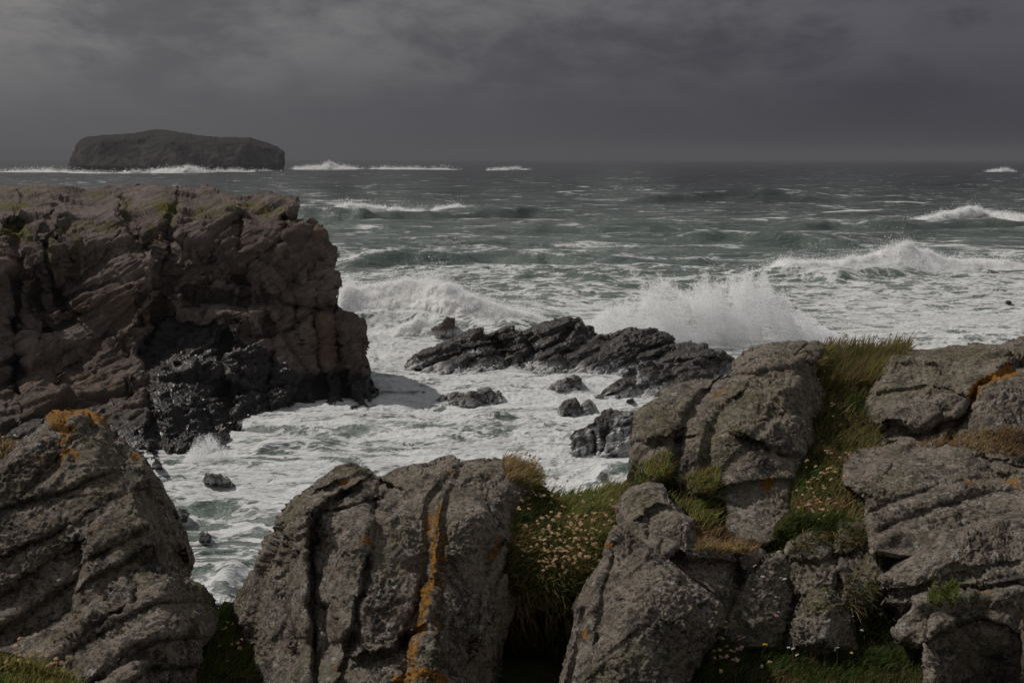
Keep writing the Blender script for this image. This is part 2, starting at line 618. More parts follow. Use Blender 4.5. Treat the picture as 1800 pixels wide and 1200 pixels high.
def mat_sea():
    m = NT('sea_water_and_foam')
    p = pos(m)
    d = m.attr('foam')
    milk = m.attr('milk')
    near = m.attr('near')
    # body colour: dark slate offshore, milky green inshore
    n0 = m.noise(m.mapping(p, (0.5, 1.4, 1.0)), 0.035, 4, 0.6)
    body = m.mix(m.math('MULTIPLY', milk, m.ss(n0, 0.2, 0.8, 0.75, 1.1)), (0.012, 0.015, 0.016), (0.125, 0.160, 0.138))
    # foam lace
    wv = m.noise(p, 0.55, 4, 0.6, out=1)
    wp = m.n('ShaderNodeVectorMath', {0: p, 1: m.n('ShaderNodeVectorMath', {0: wv, 'Scale': 2.2}, operation='SCALE').outputs[0]}, operation='ADD').outputs[0]
    fp = m.mapping(wp, (0.62, 1.0, 0.3))
    n1 = m.noise(fp, 0.75, 7, 0.62, 0.5)
    n2 = m.noise(fp, 2.6, 6, 0.66, 0.3)
    ve = m.n('ShaderNodeTexVoronoi', {'Vector': m.mapping(wp, (0.5, 1.0, 0.2)), 'Scale': 0.62}, feature='DISTANCE_TO_EDGE').outputs['Distance']
    lace = m.ss(ve, 0.30, 0.0)
    ve2 = m.n('ShaderNodeTexVoronoi', {'Vector': m.mapping(wp, (0.6, 1.0, 0.2)), 'Scale': 1.9}, feature='DISTANCE_TO_EDGE').outputs['Distance']
    lace2 = m.ss(ve2, 0.34, 0.0)
    pat = m.math('ADD', m.math('MULTIPLY', n1, 0.55), m.math('MULTIPLY', n2, 0.28))
    pat = m.math('ADD', pat, m.math('MULTIPLY', lace, 0.17))
    pat = m.math('ADD', pat, m.math('MULTIPLY', lace2, 0.12))
    # wider streaks for the open water
    st = m.noise(m.mapping(p, (0.10, 0.42, 0.2)), 1.0, 7, 0.66, 0.6)
    pat = m.mix(near, m.math('ADD', m.math('MULTIPLY', st, 0.75), m.math('MULTIPLY', n1, 0.28)), pat)
    big = m.noise(m.mapping(p, (0.5, 1.0, 0.2)), 0.12, 4, 0.6)
    pat = m.math('ADD', m.math('MULTIPLY_ADD', pat, 2.3, c=-1.34), m.math('MULTIPLY', big, 1.3))
    thr = m.math('SUBTRACT', 1.0, d)
    thr = m.math('MULTIPLY_ADD', thr, 0.95, c=0.04)
    mask = m.n('ShaderNodeMapRange', {0: m.math('SUBTRACT', pat, thr), 1: -0.14, 2: 0.20, 3: 0.0, 4: 1.0}, interpolation_type='SMOOTHSTEP').outputs[0]
    mask = m.math('MULTIPLY', mask, m.ss(d, 0.02, 0.22))
    veil = m.noise(m.mapping(wp, (0.22, 1.0, 0.3)), 0.9, 8, 0.72, 0.4)
    veil = m.math('MULTIPLY', m.ss(veil, 0.42, 0.66), m.ss(d, 0.08, 0.45))
    body = m.mix(m.math('MULTIPLY', veil, 0.78), body, (0.36, 0.385, 0.355))
    foamc = m.mix(n2, (0.52, 0.525, 0.52), (0.80, 0.80, 0.79))
    foamc = m.mix(m.math('MULTIPLY', m.ss(n1, 0.52, 0.38), 0.55), foamc, (0.40, 0.425, 0.41))
    h1 = m.noise(m.mapping(p, (0.55, 1.0, 0.6)), 1.3, 6, 0.62, 0.4)
    h2 = m.noise(m.mapping(p, (0.6, 1.0, 0.6)), 5.0, 5, 0.62)
    h3 = m.noise(m.mapping(p, (0.35, 1.0, 0.5)), 0.22, 6, 0.62)
    h = m.math('ADD', m.math('MULTIPLY', h1, 0.30), m.math('MULTIPLY', h2, 0.09))
    h4 = m.noise(m.mapping(p, (0.4, 1.0, 0.5)), 0.07, 5, 0.62)
    h = m.math('ADD', h, m.math('MULTIPLY', h3, 2.2))
    h = m.math('ADD', h, m.math('MULTIPLY', h4, 3.5))
    h = m.math('ADD', h, m.math('MULTIPLY', mask, 0.10))
    bp = m.n('ShaderNodeBump', {'Strength': 0.85, 'Distance': 1.0, 'Height': h})
    w = m.n('ShaderNodeBsdfPrincipled', {'Base Color': body, 'Roughness': 0.22, 'IOR': 1.33, 'Specular IOR Level': 0.5, 'Normal': bp})
    f = m.n('ShaderNodeBsdfPrincipled', {'Base Color': foamc, 'Roughness': 0.85, 'Specular IOR Level': 0.15, 'Normal': bp})
    mx = m.n('ShaderNodeMixShader', {0: mask, 1: w.outputs[0], 2: f.outputs[0]})
    m.t.links.new(mx.outputs[0], m.out.inputs[0])
    return m.mat


def mat_whitewater():
    m = NT('breaking_white_water')
    p = pos(m)
    n = m.noise(p, 1.6, 6, 0.68, 0.3)
    n2 = m.noise(p, 0.5, 4, 0.6)
    col = m.mix(m.ss(n, 0.30, 0.60), (0.56, 0.57, 0.55), (0.82, 0.80, 0.78))
    # green glassy water shows between the foam; far out it paints cloud shade
    g = m.math('MULTIPLY', m.attr('green'), m.ss(m.noise(p, 0.8, 5, 0.65), 0.36, 0.56))
    col = m.mix(g, col, (0.085, 0.125, 0.108))
    h = m.math('ADD', m.math('MULTIPLY', n, 0.5), m.math('MULTIPLY', m.noise(p, 5.5, 5, 0.65), 0.16))
    bp = m.n('ShaderNodeBump', {'Strength': 0.6, 'Distance': 0.25, 'Height': h})
    b = m.n('ShaderNodeBsdfPrincipled', {'Base Color': col, 'Roughness': m.math('SUBTRACT', 0.85, m.math('MULTIPLY', g, 0.55)), 'Specular IOR Level': 0.25, 'Normal': bp})
    m.t.links.new(b.outputs[0], m.out.inputs[0])
    return m.mat


M = dict(lichen=mat_lichen_rock(), cliff=mat_cliff(), wet=mat_wet_rock(), island=mat_island(), turf=mat_turf(), blade=mat_blade(),
         spray=mat_spray(), sea=mat_sea(), white=mat_whitewater(),
         stem=mat_plain('dry_stem', (0.115, 0.080, 0.036), 0.3), head=mat_plain('dry_thrift_head', (0.80, 0.55, 0.33), 0.35, 0.9, 0.3),
         pink=mat_plain('pale_pink_petals', (0.62, 0.46, 0.45), 0.2, 0.8, 0.3), seed=mat_plain('brown_seed_head', (0.16, 0.105, 0.05), 0.3), white_petal=mat_plain('white_petals', (0.72, 0.70, 0.64), 0.15, 0.8, 0.3),
         yellow=mat_plain('yellow_petals', (0.75, 0.52, 0.03), 0.15, 0.8, 0.2))
# ---------------------------------------------------------------- displacement recipes
def tilted(p, ang, yaw=0.25):
    """coordinates turned so that z runs across the bedding (beds rise to the right by ang)"""
    c, s = math.cos(R(ang)), math.sin(R(ang))
    x, y, z = p[:, 0], p[:, 1], p[:, 2]
    return np.column_stack([c * x + s * z, y, -s * x + c * z + yaw * y]).astype(f32)


def d_cliff(p, px, py):
    t = tilted(p, 40)
    a, e = facets(t, (0.13, 0.18, 0.30), 0.9, 1)
    b, e2 = facets(t, (0.40, 0.55, 1.1), 0.9, 2)
    st = fbm(t, (0.16, 0.25, 2.0), 3, 0.6, kind='ridge')
    st2 = fbm(t, (0.4, 0.6, 5.0), 2, 0.6, kind='ridge')
    amt = sstep(-0.25, 0.25, fbm(p, 0.16, 2)) * 0.8 + 0.35
    up = sstep(520, 420, py) * 0.5 + 0.6
    rim = 0.7 + 0.3 * sstep(330, 400, py)
    return rim * (0.85 * a + 0.22 * b - 0.45 * np.exp(-(e / 0.05) ** 2) - 0.10 * np.exp(-(e2 / 0.07) ** 2)
                  + up * amt * (0.17 * st + 0.12 * st2) + 0.11 * fbm(p, 0.6, 4, 0.55))


WETP = [(250, 585), (300, 545), (370, 560), (450, 610), (520, 660), (560, 720), (520, 780), (400, 830), (230, 840), (262, 720)]


def d_cliff3(p, px, py):
    k = in_poly(WETP, px + 18 * fbm(p, 0.5, 3), py + 18 * fbm(p + 7, 0.5, 3)) * 1.0
    t = tilted(p, 38)
    a, e = facets(t, (1.1, 1.4, 2.6), 1.2, 7, .08)
    return (0.10 + 0.9 * k) * (0.15 * a - 0.05 * np.exp(-(e / 0.07) ** 2))


def d_cliff2(p, px, py):
    t = tilted(p, 40)
    b, e2 = facets(t, (1.0, 1.4, 3.2), 1.1, 4)
    return (1.6 - 0.6 * sstep(350, 420, py)) * (0.08 * b - 0.03 * np.exp(-(e2 / 0.08) ** 2)) + 0.035 * fbm(p, 2.6, 3, 0.6)


def d_skerry(ang=26, amp=1.0):
    def fn(p, px, py):
        t = tilted(p + 0.25 * np.column_stack([fbm(p, 0.7, 2), fbm(p + 5, 0.7, 2), fbm(p + 9, 0.7, 2)]), ang, 0.35)
        a, e = facets(t, (0.26, 0.40, 1.3), 0.55, 5, .10)
        b, e2 = facets(t, (0.7, 0.9, 3.4), 0.55, 6, .10)
        return amp * (0.46 * a + 0.24 * b - 0.16 * np.exp(-(e / 0.05) ** 2) - 0.05 * np.exp(-(e2 / 0.06) ** 2) + 0.08 * fbm(p, 1.4, 4, 0.6))
    return fn


def d_skerry2(p, px, py):
    t = tilted(p, 26, 0.35)
    b, e2 = facets(t, (1.7, 2.2, 7.5), 0.8, 8, .08)
    return 0.10 * b - 0.025 * np.exp(-(e2 / 0.06) ** 2)


def d_fore(ang=60, amp=1.0, layer=1.0, seed=0):
    def fn(p, px, py):
        q = p + seed * 5.3
        t = tilted(q, ang, 0.3)
        a, e = facets(t, (1.2, 1.3, 2.4), 0.9, 3)
        st = fbm(t, (0.7, 1.0, 6.5), 3, 0.6, kind='ridge')
        lump = fbm(q, 2.0, 3, 0.5)
        cr = sstep(-.05, .35, fbm(q, 0.9, 2))
        return amp * (0.036 * a - 0.034 * np.exp(-(e / 0.030) ** 2) * cr + layer * 0.015 * st * (0.3 + cr) + 0.026 * lump + 0.030 * fbm(q, 3.6, 3, 0.5, kind='billow') * (0.3 + sstep(-.2, .3, fbm(q + 3, 0.8, 2))))
    return fn


def d_fore2(p, px, py):
    t = tilted(p, 55, 0.3)
    b, e = facets(t, (4.5, 4.5, 8.0), 1.1, 9)
    n = fbm(p, 10.0, 4, 0.62)
    pit = fbm(p, 24.0, 3, 0.6, kind='billow')
    k = 0.35 + sstep(-0.2, 0.3, fbm(p, 2.6, 2))
    return 0.009 * b - 0.008 * np.exp(-(e / 0.05) ** 2) * k + 0.022 * n * k + 0.019 * pit * k


FORE = lambda ang=60, amp=1.0, layer=1.0, seed=0: (d_fore(ang, amp, layer, seed), d_fore2)


def wD(px, py, z=0.0):
    return float(water_D(px, py, z))


# ---------------------------------------------------------------- the tall cliff across the cove
cliff_poly = [(-160, 318), (-60, 326), (0, 327), (60, 322), (150, 330), (240, 321), (300, 326), (335, 331), (350, 327), (382, 329), (386, 338), (430, 343),
              (480, 340), (524, 345), (528, 358), (521, 390), (548, 394), (572, 408), (578, 430), (594, 438), (589, 452), (590, 482),
              (582, 500), (586, 530), (592, 546), (620, 549), (640, 560), (645, 580), (648, 602), (643, 622), (652, 640), (655, 662),
              (666, 690), (667, 722), (600, 742), (540, 752), (500, 768), (420, 772), (396, 778), (388, 800), (340, 826), (268, 832),
              (150, 830), (-160, 850)]
cliff_ctrl = [(-150, 325, 98), (0, 330, 97), (150, 335, 99), (240, 326, 100), (350, 333, 98), (440, 345, 90), (520, 350, 83.5),
              (0, 385, 80), (100, 380, 83), (200, 372, 85), (300, 372, 83), (400, 365, 82), (500, 372, 81),
              (-60, 470, 73), (10, 480, 72), (60, 520, 76.5), (120, 480, 77), (200, 450, 78.5), (262, 500, 77.5), (275, 560, 78.5),
              (180, 560, 75), (100, 620, 72), (0, 640, 69.5), (-100, 640, 68), (350, 440, 79), (360, 560, 77.3), (440, 450, 79.5), (440, 560, 77.8),
              (520, 470, 80), (520, 560, 79), (575, 470, 79.5), (585, 560, 79), (612, 600, 81), (640, 600, 82), (270, 640, 74.5), (340, 640, 74),
              (200, 700, 69), (100, 740, 66), (0, 780, 63), (-140, 800, 61.5), (300, 720, 68), (300, 790, 64), (380, 775, 66), (350, 700, 70.5), (440, 680, 74.2), (440, 745, 72),
              (540, 650, 77), (540, 725, 74.3), (610, 715, 74.8), (655, 705, 76.3)]
cliff_cr = [
    ([(30, 392), (34, 470), (36, 560), (33, 660)], 10, 2.6, 1.6, 70),          # gully behind the left buttress
    ([(50, 430), (60, 500), (70, 600)], 14, 1.5, 0, 50),
    ([(222, 350), (226, 385), (240, 420), (262, 440)], 10, 2.2, 0, 40),          # notch
    ([(306, 360), (300, 400), (292, 440), (283, 500), (276, 560), (262, 610)], 10, 2.4, -0.9, 60),  # big gully
    ([(420, 378), (424, 420), (420, 470), (432, 520)], 7, 1.3, 0.5, 50),
    ([(504, 385), (508, 440), (515, 500), (520, 540)], 7, 1.5, 0.8, 50),
    ([(548, 400), (546, 450), (552, 520)], 5, 0.8, 0.3, 30),
    ([(130, 450), (132, 490), (90, 520)], 6, 0.9, 0, 30),
    ([(80, 430), (86, 500), (100, 520), (120, 545)], 6, 1.1, 0.4, 40),
    ([(205, 415), (170, 470), (130, 500)], 4, 0.6, 0.3, 40),
    ([(270, 440), (245, 470), (200, 500), (150, 515), (115, 530)], 6, 0.5, 0.9, 70),   # lip of the overhang
    ([(262, 520), (225, 560), (180, 600), (120, 640)], 6, 0.7, 0.7, 60),
    ([(330, 523), (400, 530), (470, 532), (540, 540), (590, 548)], 9, 1.6, -0.9, 50),   # dark shelf
    ([(40, 590), (100, 570), (140, 550)], 6, 0.8, 0.4, 40),
    ([(360, 440), (400, 480), (430, 500)], 6, 0.8, 0, 40),
    ([(250, 560), (256, 620), (262, 690), (272, 760)], 8, 1.2, -0.6, 50),
    ([(400, 590), (392, 650), (405, 720)], 7, 0.9, 0.4, 50),
    ([(470, 560), (480, 620), (474, 680)], 7, 0.9, 0.4, 50),
    ([(590, 545), (592, 600), (600, 660), (618, 712)], 6, 1.0, .9, 70),
    ([(560, 560), (556, 620), (572, 690)], 7, .9, .3, 50),
    ([(100, 360), (90, 385), (75, 400)], 5, 0.8, 0, 40),
]
rock('sea_cliff', 'tall brown layered headland cliff rising from the surf, turf patches on its top ledges', 'cliff',
     cliff_poly, cliff_ctrl, M['cliff'], (d_cliff, d_cliff3, d_cliff2), step=1.35, edge=16, thick=2.6, creases=cliff_cr, rough=(6.0, 22.0), back=12,
     warp=12, smooth=False, seed=2, paints={
         'turf': [('e', 20, 360, 40, 9, 3, .95), ('e', 55, 333, 22, 6, 0, .8), ('e', 30, 402, 38, 14, 10, .9), ('e', 292, 362, 26, 9, 0, 1), ('e', 300, 380, 16, 22, 10, .75), ('e', 222, 360, 13, 20, 0, .6),
                  ('e', 420, 362, 42, 8, 4, .95), ('e', 372, 378, 38, 12, 8, .6), ('e', 475, 368, 30, 9, -4, .75), ('e', 190, 398, 28, 9, -8, .7), ('e', 130, 396, 34, 8, 0, .5),
                  ('e', 136, 425, 8, 26, 4, .7), ('e', 90, 425, 16, 18, 0, .55), ('e', 88, 455, 6, 16, 0, .7), ('e', 170, 345, 22, 6, 0, .6), ('e', 268, 415, 10, 14, 0, .4), ('e', 502, 392, 12, 12, 0, .7), ('e', 500, 420, 7, 30, 0, .4)],
         'rust': [('e', 120, 700, 120, 80, 0, .25), ('e', 230, 540, 60, 50, 0, .4), ('e', 560, 400, 20, 30, 0, .5), ('e', 570, 600, 30, 60, 0, .5), ('e', 275, 415, 12, 14, 0, .8), ('e', 230, 770, 120, 60, 0, .2)],
         'wet': [('p', WETP, .62), ('e', 330, 690, 60, 120, 20, .8), ('e', 320, 770, 80, 50, 0, .9), ('e', 560, 690, 110, 50, 0, .35)]})

# ---------------------------------------------------------------- the island on the horizon
isl_poly = [(117, 304), (120, 292), (123, 280), (130, 267), (132, 255), (140, 247), (152, 241), (180, 237), (215, 236), (250, 232),
            (268, 228), (283, 227), (308, 231), (340, 237), (385, 241), (440, 242), (457, 247), (490, 259), (501, 267), (501, 288), (497, 304)]
rock('rocky_island', 'flat topped dark rocky island standing out at sea near the horizon', 'island', isl_poly,
     [(117, 304, 1545), (300, 304, 1500), (497, 304, 1540), (300, 250, 1530), (180, 250, 1545), (430, 255, 1540), (283, 229, 1600), (140, 247, 1575), (490, 262, 1575)],
     M['island'], (lambda p, px, py: 1.5 * facets(p, (0.05, 0.05, 0.016), 1.0, 3)[0] + 0.9 * facets(p, (0.13, 0.13, 0.05), 1.0, 4)[0] + 0.9 * fbm(p, 0.11, 4, 0.6),), step=1.1, edge=14, thick=45, back=180, rough=(2.2, 9), warp=3, seed=4)

# ---------------------------------------------------------------- black skerries in the surf
SK = (d_skerry(), d_skerry2)


def sea_rock(name, label, outline, ctrl, cat='sea rock', group=None, edge=14, thick=0.8, back=4, step=0.95, amp=1.0, paints=None, creases=(), rough=(3.2, 11), key=None, seed=1, ang=26):
    o_ = np.array(outline, float)
    y0, y1 = o_[:, 1].min(), o_[:, 1].max()
    o_[:, 1] += 9 * sstep(.5, .85, (o_[:, 1] - y0) / (y1 - y0))
    outline = [tuple(q) for q in o_]
    return rock(name, label, cat, outline, ctrl, M['wet'], (d_skerry(ang, amp), d_skerry2), step=step, edge=edge, thick=thick, creases=creases, paints=paints,
                rough=rough, back=back, warp=4, smooth=False, seed=seed, group=group, key=key)


GS = 'black rocks awash in the surf'
sea_rock('skerry', 'long low black slab sloping down leftwards into foam at the end of the reef',
         [(706, 647), (734, 625), (765, 608), (796, 594), (819, 583), (838, 576), (853, 584), (866, 589), (876, 579), (898, 572), (915, 582), (930, 600),
          (922, 640), (893, 646), (884, 656), (858, 662), (819, 668), (800, 674), (770, 672), (748, 668), (735, 655)],
         [(708, 645, wD(708, 646)), (748, 655, wD(748, 655)), (800, 664, wD(800, 664)), (858, 654, wD(858, 654)), (890, 642, wD(890, 642)), (840, 580, 95), (790, 600, 93), (900, 575, 96),
          (850, 625, 90.5), (780, 635, 90), (905, 615, 93)], seed=11, creases=[([(868, 592), (884, 612), (888, 640)], 4, 1.0, .5, 20), ([(760, 640), (820, 615), (880, 600)], 3, .5, .5, 25), ([(790, 655), (840, 628), (890, 618)], 3, .5, .6, 25)],
         paints={'foam': [('e', 772, 640, 36, 5, -28, .7), ('e', 760, 652, 26, 4, -25, .7), ('e', 835, 617, 22, 2.5, -3, .8)], 'brown': [('e', 740, 640, 40, 14, -25, .4)]})
sea_rock('skerry', 'tallest black jagged mass of the reef, spray bursting behind its right end',
         [(908, 640), (918, 600), (925, 582), (938, 572), (960, 565), (980, 560), (1000, 556), (1004, 559), (1018, 559), (1022, 573), (1034, 574), (1043, 577), (1046, 586), (1060, 588),
          (1080, 588), (1101, 577), (1119, 574), (1142, 578), (1160, 580), (1182, 594), (1194, 610), (1196, 650), (1150, 658), (1110, 662), (1085, 668), (1068, 678), (1052, 682), (1020, 672), (1000, 664), (980, 664), (960, 670), (942, 672), (920, 660)],
         [(915, 635, wD(915, 635)), (942, 660, wD(942, 660)), (1000, 655, wD(1000, 655)), (1060, 671, wD(1060, 671)), (1100, 656, wD(1100, 656)), (1185, 645, wD(1185, 645)), (940, 574, 97), (1000, 560, 96), (1030, 578, 96), (1060, 592, 95), (1120, 577, 95.5), (1180, 596, 94),
          (960, 620, 92), (1030, 630, 89.8), (1100, 620, 91), (1150, 615, 91.5)], seed=12, thick=1.0,
         creases=[([(1018, 562), (985, 600), (930, 625)], 4, .9, .6, 26), ([(1045, 590), (1010, 615), (940, 640)], 4, .7, .5, 26), ([(1100, 580), (1060, 610), (1000, 645)], 4, .8, .6, 26), ([(1180, 600), (1130, 622), (1075, 655)], 4, .9, .7, 26), ([(1160, 632), (1100, 640), (1080, 650)], 5, 1.0, .6, 22)],
         paints={'foam': [('l', [(1084, 640), (1088, 655), (1090, 664)], 4, .9), ('e', 1030, 663, 24, 4, 10, .5)]})
sea_rock('skerry', 'dark hump at the right end of the reef, just left of the grassy headland rock',
         [(1150, 640), (1180, 612), (1192, 603), (1215, 598), (1238, 605), (1255, 614), (1272, 616), (1283, 630), (1290, 638), (1292, 662), (1255, 672), (1200, 676), (1158, 668)],
         [(1160, 660, wD(1160, 660)), (1285, 650, wD(1285, 650)), (1215, 665, wD(1215, 665)), (1215, 602, 92.5), (1272, 620, 89), (1180, 615, 92), (1230, 635, 87)], seed=13, creases=[([(1170, 640), (1230, 628), (1285, 632)], 3, .5, .5, 20)])
sea_rock('skerry', 'lowest black ledge in front of the reef, foam pouring round it',
         [(1040, 702), (1052, 690), (1078, 676), (1094, 664), (1110, 652), (1150, 640), (1200, 638), (1244, 648), (1262, 668), (1250, 700), (1200, 716), (1140, 712), (1110, 706), (1085, 710)],
         [(1046, 698, wD(1046, 698)), (1110, 700, wD(1110, 700)), (1180, 704, wD(1180, 704)), (1255, 690, wD(1255, 690)), (1116, 657, 82.3), (1200, 646, 84), (1150, 672, 80.7), (1085, 680, 79.8)], seed=14, amp=.8,
         paints={'foam': [('l', [(1118, 655), (1124, 668), (1118, 680)], 5, .9), ('l', [(1168, 665), (1164, 680), (1170, 695)], 4, .8), ('e', 1128, 662, 18, 4, 0, .7)], 'brown': [('e', 1070, 692, 30, 12, -20, .5)]},
         creases=[([(1060, 700), (1110, 680), (1170, 664)], 3, .5, .5, 20)])
sea_rock('surf_rock', 'small brown rock swamped by the breaker on the left', [(752, 590), (757, 578), (775, 568), (788, 556), (799, 560), (802, 588), (790, 596), (760, 597)],
         [(755, 588, wD(755, 588)), (800, 588, wD(800, 588)), (790, 558, 109.5), (775, 575, 107)], group=None, seed=15, amp=.6, paints={'brown': [('e', 775, 578, 60, 40, 0, .9)]})
sea_rock('surf_rock', 'low flat rock awash between the cliff and the reef', [(748, 712), (770, 700), (800, 693), (826, 699), (850, 690), (862, 684), (870, 690), (876, 700), (866, 714), (830, 724), (790, 726), (760, 722)],
         [(752, 710, wD(752, 710)), (800, 715, wD(800, 715)), (870, 705, wD(870, 705)), (862, 688, 78), (800, 696, 76.8), (830, 705, 76)], seed=16, amp=.6, thick=.5, paints={'foam': [('e', 806, 708, 24, 6, 0, .6)], 'brown': [('e', 800, 708, 80, 20, 0, .4)]})
sea_rock('surf_rock', 'tiny black knob poking from the foam beside the low flat rock', [(866, 700), (869, 689), (876, 686), (882, 690), (884, 702)], [(868, 698, 78.5), (883, 698, 78.5), (876, 688, 79)], seed=17, amp=.3, thick=.3, back=1, edge=5)
sea_rock('surf_rock', 'low wedge of rock in foam just below the middle of the reef', [(948, 690), (965, 678), (990, 670), (1005, 662), (1018, 664), (1022, 680), (1018, 696), (995, 698), (970, 698)],
         [(950, 688, wD(950, 688)), (1018, 690, wD(1018, 690)), (1005, 665, 82), (985, 680, 80.8)], seed=18, amp=.6)
sea_rock('surf_rock', 'round topped rock standing in churning foam below the reef', [(972, 728), (985, 712), (1000, 704), (1012, 702), (1020, 712), (1024, 735), (1010, 742), (985, 742)],
         [(974, 728, wD(974, 728)), (1022, 732, wD(1022, 732)), (1008, 705, 73.3), (1000, 722, 72.8)], seed=19, amp=.55)
sea_rock('surf_rock', 'half buried grey rock right behind the round topped rock', [(1018, 735), (1022, 714), (1035, 706), (1046, 712), (1044, 730), (1036, 742)], [(1020, 732, wD(1020, 732)), (1044, 730, wD(1044, 730)), (1034, 710, 74)], seed=20, amp=.4, paints={'foam': [('e', 1034, 722, 16, 16, 0, .75)]})
sea_rock('surf_rock', 'blocky black rock with white water cascading off both sides', [(1000, 808), (1004, 768), (1022, 762), (1042, 748), (1055, 730), (1075, 722), (1112, 724), (1135, 728), (1140, 800), (1100, 812), (1050, 812), (1020, 812)],
         [(1002, 800, wD(1002, 798)), (1050, 804, wD(1050, 800)), (1110, 804, wD(1110, 800)), (1135, 790, wD(1135, 795)), (1004, 770, 64.2), (1055, 735, 65.5), (1112, 727, 66), (1060, 770, 64.2), (1090, 750, 65)], seed=21, amp=.75,
         creases=[([(1040, 750), (1046, 780), (1042, 806)], 4, .9, .4, 18), ([(1070, 750), (1062, 775), (1060, 806)], 4, .7, .4, 18)],
         paints={'foam': [('l', [(1040, 764), (1044, 780), (1046, 808)], 12, .95), ('l', [(1082, 752), (1078, 775), (1070, 808)], 16, 1.0), ('l', [(1012, 770), (1010, 800)], 8, .8), ('l', [(1100, 740), (1098, 780), (1095, 806)], 14, .9), ('e', 1120, 790, 26, 28, 0, .9)]})
sea_rock('surf_rock', 'small dark stone in the wash at the foot of the lowest ledge', [(1096, 712), (1102, 702), (1112, 700), (1118, 712), (1108, 718)], [(1098, 712, wD(1098, 712)), (1116, 712, wD(1116, 712)), (1108, 702, 76)], seed=22, amp=.3, back=1, edge=6, thick=.3)
sea_rock('surf_rock', 'flat brown rock showing in the marbled water of the cove', [(355, 846), (362, 834), (380, 836), (400, 842), (413, 850), (404, 858), (370, 856)], [(357, 848, wD(357, 848)), (412, 852, wD(412, 852)), (380, 838, wD(380, 838, .55))], seed=23, amp=.4, back=1.5, edge=7, thick=.3,
         paints={'brown': [('e', 380, 845, 60, 30, 0, .7)]})
sea_rock('surf_rock', 'small round stone alone in the green water of the cove', [(346, 948), (352, 938), (364, 938), (373, 946), (370, 957), (352, 956)], [(348, 950, wD(348, 950)), (372, 950, wD(372, 950)), (360, 940, wD(360, 940, .5))], seed=24, amp=.35, back=1, edge=6, thick=.25, paints={'brown': [('e', 360, 945, 40, 30, 0, .6)]})
sea_rock('surf_rock', 'little pointed stone at the foot of the wet cliff', [(264, 826), (270, 812), (277, 809), (285, 816), (288, 828), (275, 832)], [(266, 824, wD(266, 824)), (286, 826, wD(286, 826)), (277, 811, wD(277, 811, .8))], seed=25, amp=.35, back=1, edge=6, thick=.25, paints={'brown': [('e', 277, 820, 40, 30, 0, .7)]})
sea_rock('surf_rock', 'dark stub half hidden by the big pointed boulder', [(300, 908), (306, 896), (322, 894), (334, 904), (326, 918), (306, 918)], [(302, 908, wD(302, 908)), (332, 910, wD(332, 910)), (318, 896, wD(318, 896, .5))], seed=26, amp=.35, back=1, edge=6, thick=.25)
sea_rock('surf_rock', 'far dark rock swamped inside the right hand breaker', [(1568, 487), (1574, 470), (1586, 466), (1602, 470), (1608, 487), (1590, 492)], [(1570, 486, 158), (1606, 486, 158), (1588, 468, 160)], seed=27, amp=.6, back=3, edge=7, thick=.8, paints={'foam': [('e', 1588, 480, 40, 30, 0, .5)]})
sea_rock('surf_rock', 'thin black rock just breaking the surface before the right hand breaker', [(1462, 499), (1474, 493), (1486, 491), (1492, 496), (1480, 501)], [(1464, 498, wD(1464, 498)), (1490, 498, wD(1490, 498)), (1482, 492, wD(1482, 493.5, .7))], seed=28, amp=.3, back=2, edge=4, thick=.3)
sea_rock('surf_rock', 'tiny far dark rock near the right edge of the white water', [(1764, 534), (1768, 528), (1776, 527), (1781, 533), (1772, 536)], [(1765, 533, wD(1765, 533)), (1780, 533, wD(1780, 533)), (1773, 528, wD(1773, 529, .6))], seed=29, amp=.25, back=1, edge=3, thick=.2)

